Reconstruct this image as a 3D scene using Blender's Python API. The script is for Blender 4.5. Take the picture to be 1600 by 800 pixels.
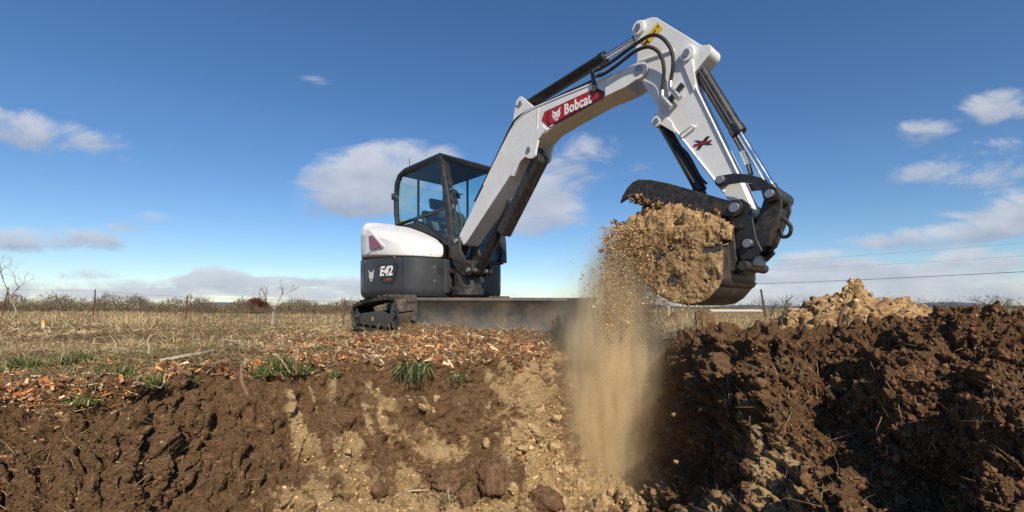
import bpy, bmesh, math, random
import numpy as np
from mathutils import Vector, Matrix, Quaternion, Euler
random.seed(7); rng = np.random.default_rng(7)
R = math.radians
for o in list(bpy.data.objects): bpy.data.objects.remove(o)
sc = bpy.context.scene
col = sc.collection

# ------------------------------------------------------------------ camera, sky, sun, exposure
FPX, HOR, CAMH = 711.0, 481.0, 0.35            # focal length / horizon row for a 1600x800 frame, camera height above the machine's ground
cam = bpy.data.cameras.new('camera'); camo = bpy.data.objects.new('camera', cam); col.objects.link(camo)
cam.sensor_width = 36; cam.lens = 36*FPX/1600; cam.shift_y = (HOR-400)/1600
cam.clip_start = 0.05; cam.clip_end = 6000
camo.location = (0, 0, CAMH); camo.rotation_euler = (R(90), 0, 0)
sc.camera = camo
SUN_AZ, SUN_EL = R(20), R(37)                  # azimuth to the right of straight behind the camera
S = Vector((math.sin(SUN_AZ)*math.cos(SUN_EL), -math.cos(SUN_AZ)*math.cos(SUN_EL), math.sin(SUN_EL)))
sun = bpy.data.lights.new('sun', 'SUN'); suno = bpy.data.objects.new('sun', sun); col.objects.link(suno)
sun.energy = 5.0; sun.angle = R(0.53); sun.color = (1.0, 0.90, 0.76)
suno.rotation_euler = S.to_track_quat('Z', 'Y').to_euler(); suno.location = (6, -14, 14)
sc.view_settings.view_transform = 'Standard'; sc.view_settings.look = 'None'
sc.view_settings.exposure = 0.10; sc.view_settings.gamma = 1.0; sc.view_settings.use_curve_mapping = False
sc.render.engine = 'CYCLES'
sc.cycles.use_denoising = True
sc.cycles.volume_bounces = 7; sc.cycles.max_bounces = 10; sc.cycles.transparent_max_bounces = 24
sc.cycles.volume_step_rate = 2.0

world = bpy.data.worlds.new('World'); sc.world = world; world.use_nodes = True
wn = world.node_tree.nodes; wl = world.node_tree.links; wn.clear()
def N(nodes, t, **k):
    n = nodes.new(t)
    for a, v in k.items(): setattr(n, a, v)
    return n
def wmath(op, a, b=None, c=None, clamp=False):
    n = wn.new('ShaderNodeMath'); n.operation = op; n.use_clamp = clamp
    for i, x in enumerate((a, b, c)):
        if x is None: continue
        if isinstance(x, (int, float)): n.inputs[i].default_value = x
        else: wl.new(x, n.inputs[i])
    return n.outputs[0]
tc = wn.new('ShaderNodeTexCoord'); sep = wn.new('ShaderNodeSeparateXYZ'); wl.new(tc.outputs['Generated'], sep.inputs[0])
yy = wmath('MAXIMUM', wmath('ABSOLUTE', sep.outputs[1]), 0.08)
U = wmath('DIVIDE', sep.outputs[0], yy); V = wmath('DIVIDE', sep.outputs[2], yy)
sky = wn.new('ShaderNodeTexSky'); sky.sky_type = 'NISHITA'; sky.sun_disc = False
sky.sun_elevation = SUN_EL; sky.sun_rotation = math.pi - SUN_AZ
sky.altitude = 400; sky.air_density = 1.0; sky.dust_density = 0.15; sky.ozone_density = 4.0
# clouds: centre and radius (in frame pixels of the photograph turned into slopes), weight; more of the same beyond the frame
CL = [(40,200,110,34,.8,-.25),(165,222,60,34,.55,-.5),(545,285,105,52,1.05,.15),(640,255,85,42,.9,.0),(600,318,80,30,.75,0),
      (880,262,95,50,.8,.35),(800,320,120,40,.7,0),(860,350,85,34,.6,.2),(80,372,165,24,.85,0),(215,345,60,18,.5,0),(330,434,55,20,1.1,0),
      (395,440,70,14,.8,0),(220,448,280,15,.62,0),(120,426,80,9,.6,0),(470,437,50,9,.6,0),(545,440,40,12,.6,0),(620,452,300,12,.45,0),
      (1440,206,60,22,.95,.1),(1572,165,75,28,.9,.1),(1525,270,140,28,.85,.05),(1575,335,120,32,.85,.1),(1440,372,150,19,.85,.08),(1540,228,80,14,.6,.1),
      (1270,407,100,16,.9,0),(1500,412,170,24,.8,.05),(1400,448,330,20,.9,0),(1250,468,520,14,.8,0),(250,466,520,13,.65,0),(1200,430,180,12,.7,0),(1350,425,120,14,.6,0),(900,405,120,22,.4,.2),(495,126,34,9,.42,-.2),(1010,262,40,14,.4,.1),
      (-260,330,200,34,.8,0),(-500,190,220,60,.8,0),(1850,240,190,50,.85,0),(2150,380,260,40,.85,0),(-900,380,300,40,.8,0)]
M = None; W = None
for (px, py, rx, ry, w, sl) in CL:
    u0, v0 = (px-800)/FPX, (HOR-py)/FPX
    du = wmath('DIVIDE', wmath('SUBTRACT', U, u0), rx*1.25/FPX)
    dv = wmath('DIVIDE', wmath('SUBTRACT', wmath('SUBTRACT', V, v0), wmath('MULTIPLY', wmath('SUBTRACT', U, u0), sl)), ry*1.35/FPX)
    r2 = wmath('MULTIPLY_ADD', du, du, wmath('MULTIPLY', dv, dv))
    m = wmath('MULTIPLY', wmath('MAXIMUM', wmath('SUBTRACT', 1.0, r2), 0.0), w)
    M = m if M is None else wmath('ADD', M, m)
    wv = wmath('MULTIPLY', m, dv)
    W = wv if W is None else wmath('ADD', W, wv)
cmb = wn.new('ShaderNodeCombineXYZ'); wl.new(U, cmb.inputs[0]); wl.new(wmath('MULTIPLY', V, 2.2), cmb.inputs[1])
n1 = wn.new('ShaderNodeTexNoise'); n1.inputs['Scale'].default_value = 5.5; n1.inputs['Detail'].default_value = 10; n1.inputs['Roughness'].default_value = .62
n1.inputs['Distortion'].default_value = .6
wl.new(cmb.outputs[0], n1.inputs['Vector'])
Mc = wmath('MINIMUM', M, 1.0)
dens = wmath('MULTIPLY_ADD', wmath('SUBTRACT', n1.outputs[0], 0.5), 3.7, wmath('SUBTRACT', wmath('MULTIPLY', Mc, 1.55), 0.48))
mr = wn.new('ShaderNodeMapRange'); mr.interpolation_type = 'SMOOTHSTEP'
wl.new(dens, mr.inputs[0]); mr.inputs[1].default_value = 0.0; mr.inputs[2].default_value = 1.05
gate = wn.new('ShaderNodeMapRange'); gate.interpolation_type = 'SMOOTHSTEP'; wl.new(Mc, gate.inputs[0]); gate.inputs[1].default_value = 0.0; gate.inputs[2].default_value = 0.55
cloud = wmath('MULTIPLY', wmath('MULTIPLY', mr.outputs[0], gate.outputs[0]), 0.86)
n2 = wn.new('ShaderNodeTexNoise'); n2.inputs['Scale'].default_value = 9; n2.inputs['Detail'].default_value = 5; wl.new(cmb.outputs[0], n2.inputs['Vector'])
shade = wmath('DIVIDE', W, wmath('MAXIMUM', M, 0.05))
shade = wmath('ADD', wmath('MULTIPLY_ADD', shade, 0.62, 0.42), wmath('MULTIPLY', wmath('SUBTRACT', n2.outputs[0], .5), 1.1), clamp=True)
crmp = wn.new('ShaderNodeMix'); crmp.data_type = 'RGBA'; wl.new(shade, crmp.inputs[0])
CLOUD_K = 1/0.092
crmp.inputs[6].default_value = (.36*CLOUD_K, .40*CLOUD_K, .50*CLOUD_K, 1); crmp.inputs[7].default_value = (.70*CLOUD_K, .72*CLOUD_K, .77*CLOUD_K, 1)
mixc = wn.new('ShaderNodeMix'); mixc.data_type = 'RGBA'; wl.new(cloud, mixc.inputs[0]); hs = wn.new('ShaderNodeHueSaturation'); hs.inputs['Hue'].default_value = .503; hs.inputs['Saturation'].default_value = 1.15; hs.inputs['Value'].default_value = 1.20; wl.new(sky.outputs[0], hs.inputs['Color']); wl.new(hs.outputs[0], mixc.inputs[6]); wl.new(crmp.outputs[2], mixc.inputs[7])
bg = wn.new('ShaderNodeBackground'); bg.inputs[1].default_value = 0.092; wl.new(mixc.outputs[2], bg.inputs[0])
wo = wn.new('ShaderNodeOutputWorld'); wl.new(bg.outputs[0], wo.inputs[0])

# ------------------------------------------------------------------ helpers
def tag(o, label=None, cat=None, group=None, kind=None):
    if label: o['label'] = label
    if cat: o['category'] = cat
    if group: o['group'] = group
    if kind: o['kind'] = kind
    return o
def link(o, parent=None):
    col.objects.link(o)
    if parent is not None: o.parent = parent
    return o
def empty(name, loc=(0,0,0), rz=0, parent=None):
    o = bpy.data.objects.new(name, None); o.location = loc; o.rotation_euler = (0,0,rz); o.empty_display_size = .2
    return link(o, parent)
class MB:
    def __init__(s): s.v = []; s.f = []
    def add(s, vs, fs):
        b = len(s.v); s.v += [tuple(v) for v in vs]; s.f += [tuple(i+b for i in f) for f in fs]; return s
    def box(s, x0, x1, y0, y1, z0, z1):
        return s.add([(x0,y0,z0),(x1,y0,z0),(x1,y1,z0),(x0,y1,z0),(x0,y0,z1),(x1,y0,z1),(x1,y1,z1),(x0,y1,z1)],
                     [(0,3,2,1),(4,5,6,7),(0,1,5,4),(1,2,6,5),(2,3,7,6),(3,0,4,7)])
    def prism(s, prof, l0, l1):                      # prof: (x,z) polygon extruded along y
        n = len(prof)
        a = sum(prof[i][0]*prof[(i+1)%n][1]-prof[(i+1)%n][0]*prof[i][1] for i in range(n))
        if a < 0: prof = prof[::-1]
        vs = [(p[0], l0, p[1]) for p in prof] + [(p[0], l1, p[1]) for p in prof]
        fs = [tuple(range(n)), tuple(range(2*n-1, n-1, -1))] + [(i, i+n, (i+1)%n+n, (i+1)%n) for i in range(n)]
        return s.add(vs, fs)
    def cyl(s, p0, p1, r0, r1=None, n=16, cap=True):
        r1 = r0 if r1 is None else r1
        p0, p1 = Vector(p0), Vector(p1); d = (p1-p0).normalized(); a = d.orthogonal().normalized(); b = d.cross(a)
        vs = []
        for p, r in ((p0, r0), (p1, r1)):
            for i in range(n):
                t = 2*math.pi*i/n; vs.append(p + a*(r*math.cos(t)) + b*(r*math.sin(t)))
        fs = [(i, (i+1)%n, (i+1)%n+n, i+n) for i in range(n)]
        if cap: fs += [tuple(range(n-1, -1, -1)), tuple(range(n, 2*n))]
        return s.add(vs, fs)
    def tube(s, path, r, n=8, smooth=0, squash=None):
        P = [Vector(p) for p in path]
        if smooth:
            Q = []
            for i in range(len(P)-1):
                p0, p1, p2, p3 = P[max(i-1,0)], P[i], P[i+1], P[min(i+2,len(P)-1)]
                for k in range(smooth):
                    t = k/smooth
                    Q.append(.5*((2*p1)+(p2-p0)*t+(2*p0-5*p1+4*p2-p3)*t*t+(3*p1-p0-3*p2+p3)*t**3))
            P = Q+[P[-1]]
        rs = r if isinstance(r, (list, tuple)) else None
        a = None; vs = []; m = len(P)
        for i in range(m):
            d = (P[min(i+1,m-1)]-P[max(i-1,0)]).normalized()
            a = d.orthogonal().normalized() if a is None else (a-d*a.dot(d)).normalized()
            b = d.cross(a); t_ = i/(m-1)
            rr = r if rs is None else rs[0]+(rs[1]-rs[0])*t_
            for k in range(n):
                t = 2*math.pi*k/n; vs.append(P[i]+a*(rr*math.cos(t))+b*(rr*math.sin(t)))
        fs = [(i*n+k, i*n+(k+1)%n, (i+1)*n+(k+1)%n, (i+1)*n+k) for i in range(m-1) for k in range(n)]
        fs += [tuple(range(n-1,-1,-1)), tuple(range((m-1)*n, m*n))]
        return s.add(vs, fs)
    def loft(s, rings, cap=True):
        n = len(rings[0]); vs = [v for r in rings for v in r]
        fs = [(i*n+k, i*n+(k+1)%n, (i+1)*n+(k+1)%n, (i+1)*n+k) for i in range(len(rings)-1) for k in range(n)]
        if cap: fs += [tuple(range(n-1,-1,-1)), tuple(range((len(rings)-1)*n, len(rings)*n))]
        return s.add(vs, fs)
    def xf(s, m):
        s.v = [tuple(m @ Vector(v)) for v in s.v]; return s
    def build(s, name, mat, parent=None, bevel=0, smooth=35, seg=2):
        me = bpy.data.meshes.new(name); me.from_pydata(s.v, [], s.f); me.update()
        bm = bmesh.new(); bm.from_mesh(me); bmesh.ops.recalc_face_normals(bm, faces=bm.faces); bm.to_mesh(me); bm.free()
        for m in (mat if isinstance(mat, (list, tuple)) else [mat]): me.materials.append(m)
        if smooth:
            me.polygons.foreach_set('use_smooth', [True]*len(me.polygons)); me.set_sharp_from_angle(angle=R(smooth))
        o = bpy.data.objects.new(name, me); link(o, parent)
        if bevel:
            b = o.modifiers.new('bevel', 'BEVEL'); b.width = bevel; b.segments = seg; b.limit_method = 'ANGLE'; b.angle_limit = R(30); b.harden_normals = True
        return o
def npmesh(name, verts, faces, mat, parent=None, smooth=False, attrs=None, cols=None):
    """verts Nx3, faces Mx3 or Mx4 arrays"""
    me = bpy.data.meshes.new(name); k = faces.shape[1]
    me.vertices.add(len(verts)); me.vertices.foreach_set('co', np.ascontiguousarray(verts, dtype=np.float32).ravel())
    me.loops.add(faces.size); me.loops.foreach_set('vertex_index', np.ascontiguousarray(faces, dtype=np.int32).ravel())
    me.polygons.add(len(faces)); me.polygons.foreach_set('loop_start', np.arange(0, faces.size, k, dtype=np.int32))
    me.polygons.foreach_set('use_smooth', np.full(len(faces), smooth))
    me.update(calc_edges=True)
    if attrs:
        for a, v in attrs.items():
            at = me.attributes.new(a, 'FLOAT', 'POINT'); at.data.foreach_set('value', np.ascontiguousarray(v, dtype=np.float32).ravel())
    if cols is not None:
        at = me.attributes.new('col', 'FLOAT_COLOR', 'POINT')
        c = np.ones((len(verts), 4), dtype=np.float32); c[:, :3] = cols; at.data.foreach_set('color', c.ravel())
    me.materials.append(mat)
    o = bpy.data.objects.new(name, me); link(o, parent); return o

# vectorised gradient noise
_perm = rng.permutation(256).astype(np.int32); _perm = np.concatenate([_perm, _perm, _perm])
_g = rng.normal(size=(256, 3)).astype(np.float32); _g /= np.linalg.norm(_g, axis=1)[:, None]
def perlin(p):
    p = np.asarray(p, dtype=np.float32); i = np.floor(p).astype(np.int32); f = p-i; i &= 255
    u = f*f*f*(f*(f*6-15)+10); out = 0
    for dx in (0, 1):
        wx = u[:,0] if dx else 1-u[:,0]
        for dy in (0, 1):
            wy = u[:,1] if dy else 1-u[:,1]
            for dz in (0, 1):
                wz = u[:,2] if dz else 1-u[:,2]
                h = _perm[_perm[_perm[i[:,0]+dx]+i[:,1]+dy]+i[:,2]+dz]
                g = _g[h]
                out = out + wx*wy*wz*(g[:,0]*(f[:,0]-dx)+g[:,1]*(f[:,1]-dy)+g[:,2]*(f[:,2]-dz))
    return out*1.5
def fbm(p, o=4, gain=.5):
    a = 1; s = 0; p = np.asarray(p, dtype=np.float32)
    for k in range(o): s = s+a*perlin(p*(2.03**k)+k*17.3); a *= gain
    return s
def worley(p):
    """distance to the nearest and second cell centre, the cell's random number and tilt"""
    p = np.asarray(p, dtype=np.float32); i = np.floor(p).astype(np.int32); n = len(p); f1 = np.full(n,9.,np.float32); f2 = f1.copy(); cid = np.zeros(n,np.int32); til = np.zeros(n,np.float32)
    for dx in (-1,0,1):
        for dy in (-1,0,1):
            for dz in (-1,0,1):
                c = i+np.array([dx,dy,dz]); h = _perm[_perm[_perm[c[:,0]&255]+(c[:,1]&255)]+(c[:,2]&255)]
                v = c+.5+_g[h]*.38-p; d = np.sqrt((v*v).sum(1)); k = d < f1
                f2 = np.where(k, f1, np.minimum(f2, d)); til = np.where(k, (v*_g[(h+57)&255]).sum(1), til); cid = np.where(k, h, cid); f1 = np.where(k, d, f1)
    return f1, f2, (cid*37%256)/255., til
def smooth(x, a, b):
    t = np.clip((x-a)/(b-a), 0, 1); return t*t*(3-2*t)

# ------------------------------------------------------------------ materials
def mat_new(name):
    m = bpy.data.materials.new(name); m.use_nodes = True; nt = m.node_tree; nt.nodes.clear()
    out = nt.nodes.new('ShaderNodeOutputMaterial'); b = nt.nodes.new('ShaderNodeBsdfPrincipled'); nt.links.new(b.outputs[0], out.inputs[0])
    return m, nt, b, out
def noise(nt, scale, detail=4, rough=.55, vec=None):
    n = nt.nodes.new('ShaderNodeTexNoise'); n.inputs['Scale'].default_value = scale; n.inputs['Detail'].default_value = detail; n.inputs['Roughness'].default_value = rough
    if vec is None:
        g = nt.nodes.new('ShaderNodeNewGeometry'); vec = g.outputs['Position']
    nt.links.new(vec, n.inputs['Vector']); return n.outputs[0]
def ramp(nt, fac, stops):
    r = nt.nodes.new('ShaderNodeValToRGB'); e = r.color_ramp.elements
    while len(e) < len(stops): e.new(.5)
    for i, (p, c) in enumerate(stops):
        e[i].position = p; e[i].color = (*c, 1) if len(c) == 3 else c
    nt.links.new(fac, r.inputs[0]); return r.outputs[0]
def mixc_(nt, fac, a, b):
    n = nt.nodes.new('ShaderNodeMix'); n.data_type = 'RGBA'
    for i, x in ((0, fac), (6, a), (7, b)):
        if isinstance(x, (int, float)): n.inputs[i].default_value = x
        elif isinstance(x, tuple): n.inputs[i].default_value = (*x, 1)
        else: nt.links.new(x, n.inputs[i])
    return n.outputs[2]
def bump(nt, b, h, strength=.3, dist=.01):
    n = nt.nodes.new('ShaderNodeBump'); n.inputs['Strength'].default_value = strength; n.inputs['Distance'].default_value = dist
    nt.links.new(h, n.inputs['Height']); nt.links.new(n.outputs[0], b.inputs['Normal'])
def painted(name, c, rough=.4, dust=.25, dustc=(.30,.21,.13), metal=0, coat=0, scale=6, bumps=.0, speck=0):
    m, nt, b, out = mat_new(name)
    n = noise(nt, scale, 6, .65); f = ramp(nt, n, [(.42,(0,0,0)),(.75,(dust,)*3)])
    n2 = noise(nt, 60, 3)
    base = mixc_(nt, f, c, dustc)
    if speck: base = mixc_(nt, ramp(nt, noise(nt, 34, 5, .7), [(.60,(0,)*3),(.70,(speck,)*3)]), base, (.30,.22,.15)); base = mixc_(nt, ramp(nt, noise(nt, 120, 2), [(.68,(0,)*3),(.72,(speck,)*3)]), base, (.20,.15,.11))
    nt.links.new(base, b.inputs['Base Color'])
    rr = ramp(nt, n, [(.35,(rough,)*3),(.75,(min(1,rough+.3),)*3)]); nt.links.new(rr, b.inputs['Roughness'])
    b.inputs['Metallic'].default_value = metal
    if coat: b.inputs['Coat Weight'].default_value = coat; b.inputs['Coat Roughness'].default_value = .15
    if bumps: bump(nt, b, n2, bumps, .004)
    return m
M_WHITE = painted('white_paint', (.80,.80,.79), .34, .34, (.52,.43,.33), coat=.25, scale=3.5, speck=.55)
M_BLACK = painted('black_paint', (.012,.0125,.0135), .30, .20, (.12,.095,.07), coat=.2, scale=14)
M_DARK = painted('charcoal_plastic', (.036,.039,.044), .36, .14, (.12,.10,.08), scale=5)
M_STEEL = painted('worn_black_steel', (.016,.016,.016), .38, .5, (.16,.12,.085), scale=22, bumps=.3)
M_BUCKET = painted('scuffed_bucket_steel', (.05,.05,.048), .38, .9, (.19,.145,.10), metal=.35, scale=7, bumps=.3)
M_BLADE = painted('scoured_blade_steel', (.060,.059,.058), .55, .9, (.22,.165,.115), metal=.4, scale=4, bumps=.2)
M_RUBBER = painted('track_rubber', (.028,.026,.024), .8, .9, (.20,.135,.08), scale=14, bumps=.4)
M_HOSE = painted('hose_rubber', (.012,.012,.012), .5, .2)
M_PIN = painted('zinc_pin', (.42,.42,.43), .35, .3, metal=.9)
M_CHROME = painted('chrome_rod', (.75,.76,.78), .08, .03, metal=1.0)
M_BRASS = painted('fitting', (.55,.55,.52), .3, .15, metal=1.0)
M_RED = painted('red_decal', (.42,.018,.018), .35, .06)
M_DKRED = painted('dark_red_decal', (.055,.006,.008), .4, .06)
M_DWHITE = painted('white_decal', (.82,.82,.80), .45, .05)
M_YELLOW = painted('yellow_decal', (.75,.47,.02), .5, .08)
M_INK = painted('black_decal', (.015,.015,.015), .5, .05)
M_SEAT = painted('grey_seat_fabric', (.10,.10,.105), .85, .1)
M_LINER = painted('cab_liner', (.05,.055,.06), .8, .1)
M_LENS = painted('red_lens', (.30,.012,.012), .15, .05, coat=.8)
def glass(name, tint, fres=1.45):
    m = bpy.data.materials.new(name); m.use_nodes = True; nt = m.node_tree; nt.nodes.clear()
    out = nt.nodes.new('ShaderNodeOutputMaterial'); t = nt.nodes.new('ShaderNodeBsdfTransparent'); t.inputs[0].default_value = (*tint, 1)
    g = nt.nodes.new('ShaderNodeBsdfGlossy'); g.inputs['Roughness'].default_value = .02; g.inputs[0].default_value = (.9,.95,1,1)
    lw = nt.nodes.new('ShaderNodeLayerWeight'); lw.inputs[0].default_value = .5; pw = nt.nodes.new('ShaderNodeMath'); pw.operation = 'POWER'; pw.inputs[1].default_value = 5; nt.links.new(lw.outputs['Facing'], pw.inputs[0])
    ml = nt.nodes.new('ShaderNodeMath'); ml.operation = 'MULTIPLY_ADD'; ml.inputs[1].default_value = .9; ml.inputs[2].default_value = .035; nt.links.new(pw.outputs[0], ml.inputs[0]); mx = nt.nodes.new('ShaderNodeMixShader')
    nt.links.new(ml.outputs[0], mx.inputs[0]); nt.links.new(t.outputs[0], mx.inputs[1]); nt.links.new(g.outputs[0], mx.inputs[2]); nt.links.new(mx.outputs[0], out.inputs[0])
    return m
M_GLASS = glass('tinted_cab_glass', (.86,.955,.955))
def attr_mat(name, rough=.9, var=.25, scale=40, transl=0):
    m, nt, b, out = mat_new(name)
    a = nt.nodes.new('ShaderNodeAttribute'); a.attribute_name = 'col'
    n = noise(nt, scale, 4); f = ramp(nt, n, [(.3,(1-var,)*3),(.7,(1+var*.6,)*3)])
    mm = nt.nodes.new('ShaderNodeMix'); mm.data_type = 'RGBA'; mm.blend_type = 'MULTIPLY'; mm.inputs[0].default_value = 1
    nt.links.new(a.outputs[0], mm.inputs[6]); nt.links.new(f, mm.inputs[7]); nt.links.new(mm.outputs[2], b.inputs['Base Color'])
    b.inputs['Roughness'].default_value = rough; b.inputs['Specular IOR Level'].default_value = .2
    if rough < .95: bump(nt, b, n, .3, .004)
    return m
M_SOILBITS = attr_mat('soil_crumbs', .94, .4, 90)
M_CHIP = attr_mat('wood_chips', .8, .3, 50)
M_STRAW = attr_mat('dry_straw', .8, .2, 8)
M_GREEN = attr_mat('green_grass_blades', .6, .2, 8)
M_TWIG = attr_mat('twigs_and_bark', .9, .3, 30)

TOPSOIL = np.array((.085,.045,.024)); MARL = np.array((.44,.295,.145)); MOUND = np.array((.070,.034,.018))
# ground: attributes say which soil lies where
def ground_mat():
    m, nt, b, out = mat_new('pit_and_field_soil')
    def at(n):
        a = nt.nodes.new('ShaderNodeAttribute'); a.attribute_name = n; return a.outputs['Fac']
    n1 = noise(nt, 7, 6, .6); n2 = noise(nt, 38, 8, .72); n3 = noise(nt, 210, 4, .7); n4 = noise(nt, 1.3, 4)
    top = mixc_(nt, ramp(nt, n2, [(.3,(0,)*3),(.75,(1,)*3)]), (.140,.076,.037), (.390,.240,.130))
    top = mixc_(nt, ramp(nt, n1, [(.45,(0,)*3),(.8,(.6,)*3)]), top, (.33,.215,.12))
    mnd = mixc_(nt, ramp(nt, n2, [(.3,(0,)*3),(.75,(1,)*3)]), (.110,.057,.028), (.340,.205,.112)); mnd = mixc_(nt, ramp(nt, n4, [(.45,(0,)*3),(.62,(.65,)*3)]), mnd, (.30,.19,.10)); mnd = mixc_(nt, ramp(nt, n1, [(.3,(.55,)*3),(.45,(0,)*3)]), mnd, (.045,.022,.011))
    tan = mixc_(nt, ramp(nt, n2, [(.3,(0,)*3),(.7,(1,)*3)]), (.48,.31,.14), (.74,.545,.30))
    tan = mixc_(nt, ramp(nt, n1, [(.5,(0,)*3),(.75,(.7,)*3)]), tan, (.76,.60,.37)); tan = mixc_(nt, ramp(nt, n4, [(.36,(.4,)*3),(.5,(0,)*3)]), tan, (.24,.14,.065))
    mul = mixc_(nt, ramp(nt, n2, [(.3,(0,)*3),(.7,(1,)*3)]), (.12,.055,.026), (.36,.185,.085))
    dry = mixc_(nt, ramp(nt, n2, [(.3,(0,)*3),(.7,(1,)*3)]), (.18,.125,.066), (.37,.27,.145))
    dry = mixc_(nt, ramp(nt, n4, [(.5,(0,)*3),(.7,(.55,)*3)]), dry, (.13,.10,.05))
    c = mixc_(nt, at('mound'), top, mnd); c = mixc_(nt, at('marl'), c, tan); c = mixc_(nt, at('mulch'), c, mul); c = mixc_(nt, at('field'), c, dry)
    nt.links.new(c, b.inputs['Base Color']); b.inputs['Roughness'].default_value = 1.0; b.inputs['Specular IOR Level'].default_value = .0
    ad = nt.nodes.new('ShaderNodeMath'); ad.operation = 'ADD'; nt.links.new(n2, ad.inputs[0]); nt.links.new(n3, ad.inputs[1])
    bump(nt, b, ad.outputs[0], 1.0, .022)
    return m
M_GROUND = ground_mat()

# ------------------------------------------------------------------ ground: one sheet from the pit floor over the bank and the spoil to the horizon
# each column of control points: (azimuth given as the photo column, [(depth, height) x 11 from the horizon to under the camera])
def KP(px, far, k4, k5, k6, k7, k8, k9=(1.15,-1.35)):
    return (px, [(1500,0.0), (60,far[1]), (far[2],far[3]), (7.6,far[4]), k4, k5, k6, k7, k8, k9, (.25,-1.7)])
FL = (0,-.02,18,-.03,0.0); FM = (0,-.25,15,-.2,-.02); FR = (0,-.1,16,-.1,.0)
CT = [KP(-900,FL,(4,0),(2.6,0),(1.6,-.02),(1.4,-.17),(1.2,-.33),(.8,-.9)),
 KP(-200,FL,(4,0),(2.5,0),(1.65,-.02),(1.45,-.17),(1.25,-.33),(.8,-.9)),
 KP(0,  FL,(4,0),(2.6,0),(1.80,-.02),(1.62,-.17),(1.45,-.33)),
 KP(120,FL,(4,0),(2.6,.01),(1.88,-.02),(1.70,-.18),(1.55,-.36)),
 KP(200,FL,(4,0),(2.6,.02),(1.95,-.01),(1.80,-.20),(1.65,-.39)),
 KP(320,FM,(3.9,0),(2.75,.09),(2.45,.06),(2.12,-.29),(1.95,-.525)),
 KP(430,FM,(4,0),(2.85,.06),(2.60,.0),(2.32,-.355),(2.1,-.59)),
 KP(550,FM,(4.4,.03),(3.3,.05),(2.95,.0),(2.62,-.45),(2.38,-.72)),
 KP(640,FM,(4.7,.11),(3.55,.06),(3.1,.0),(2.78,-.49),(2.5,-.77)),
 KP(720,FM,(4.7,.12),(3.65,.08),(3.2,-.02),(2.95,-.55),(2.62,-.826)),
 KP(800,FM,(4.7,.09),(3.85,.03),(3.5,-.05),(3.08,-.58),(2.7,-.862)),
 KP(870,FM,(4.75,.03),(4.3,-.02),(4.0,-.09),(3.35,-.67),(2.85,-.93)),
 KP(930,FM,(5.1,.0),(4.8,-.02),(4.6,-.10),(4.1,-.90),(2.95,-.975)),
 KP(1000,FM,(5.1,.0),(4.85,-.02),(4.65,-.10),(4.2,-.98),(3.0,-1.0)),
 KP(1028,FR,(5.0,.0),(4.5,.0),(4.2,-.05),(3.9,-.85),(2.9,-.95)),
 KP(1060,FR,(4.7,.02),(3.75,.08),(3.45,.02),(3.15,-.6),(2.65,-.80)),
 KP(1120,FR,(4.4,.03),(3.45,.19),(3.1,.12),(2.74,-.47),(2.35,-.70)),
 KP(1200,FR,(4.3,.03),(3.12,.26),(2.75,.17),(2.38,-.36),(2.08,-.58)),
 KP(1290,FR,(4.0,.03),(2.85,.165),(2.5,.10),(2.10,-.27),(1.86,-.49)),
 KP(1400,FR,(3.9,.03),(2.65,.235),(2.25,.16),(1.84,-.19),(1.66,-.40)),
 KP(1480,FR,(3.8,.03),(2.55,.335),(2.1,.25),(1.66,-.14),(1.52,-.34)),
 KP(1530,FR,(3.7,.03),(2.45,.335),(2.0,.25),(1.58,-.12),(1.45,-.31)),
 KP(1600,FR,(3.6,.03),(2.3,.28),(1.9,.20),(1.48,-.10),(1.36,-.27)),
 KP(1800,FR,(3.4,.03),(2.1,.24),(1.7,.16),(1.30,-.10),(1.18,-.27),(.9,-1.0)),
 KP(2600,FR,(3.2,.03),(1.9,.22),(1.5,.14),(1.1,-.10),(1.0,-.27),(.8,-1.0))]
cpx = np.array([c[0] for c in CT], float); cK = np.array([c[1] for c in CT])        # C x 11 x 2
PX = np.concatenate([np.linspace(-1900,-150,50)[:-1], np.arange(-150,1750,2.2), np.linspace(1750,3500,50)])
NC = len(PX)
K = np.zeros((NC, 11, 2))
for i in range(11):
    for j in range(2):
        v = np.interp(PX, cpx, cK[:,i,j]) if not (j == 0 and i < 3) else np.exp(np.interp(PX, cpx, np.log(cK[:,i,j])))
        ker = np.hanning(31); ker /= ker.sum()
        K[:,i,j] = np.convolve(np.pad(v, 15, mode='edge'), ker, 'valid')
rows = [8,24,26,44,64,64,160,120,50,8]
prof = []
for s_, n in enumerate(rows):
    for t in np.arange(n)/n:
        if s_ < 3:
            d = np.exp(np.log(K[:,s_,0])*(1-t)+np.log(K[:,s_+1,0])*t)
            tt = (1/d-1/K[:,s_,0])/(1/K[:,s_+1,0]-1/K[:,s_,0])
            prof.append(np.stack([d, K[:,s_,1]*(1-tt)+K[:,s_+1,1]*tt], 1))
        else: prof.append(K[:,s_]*(1-t)+K[:,s_+1]*t)
prof.append(K[:,10]); PF = np.array(prof); NR = len(PF)                              # NR x NC x 2
rowseg = np.concatenate([np.full(n, i+0.0)+np.arange(n)/n for i, n in enumerate(rows)]+[[10.0]])
r4 = sum(rows[:3])
for _ in range(6):                                                                     # round the breaks of the profile
    q = PF[r4:]; q[1:-1] = .25*q[:-2]+.5*q[1:-1]+.25*q[2:]
def grid_pos(PF):
    a = (PX-800)/FPX
    return np.stack([PF[:,:,0]*a[None,:], PF[:,:,0], PF[:,:,1]], 2)
G = grid_pos(PF)
def grid_normals(G):
    du = np.gradient(G, axis=1); dv = np.gradient(G, axis=0); n = np.cross(du, dv)
    n /= np.linalg.norm(n, axis=2)[:,:,None]+1e-9
    return np.where(n[:,:,2:3] < -.2, -n, n) if (n[:,:,2].mean() > 0) else -n
NRM = grid_normals(G)
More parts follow.
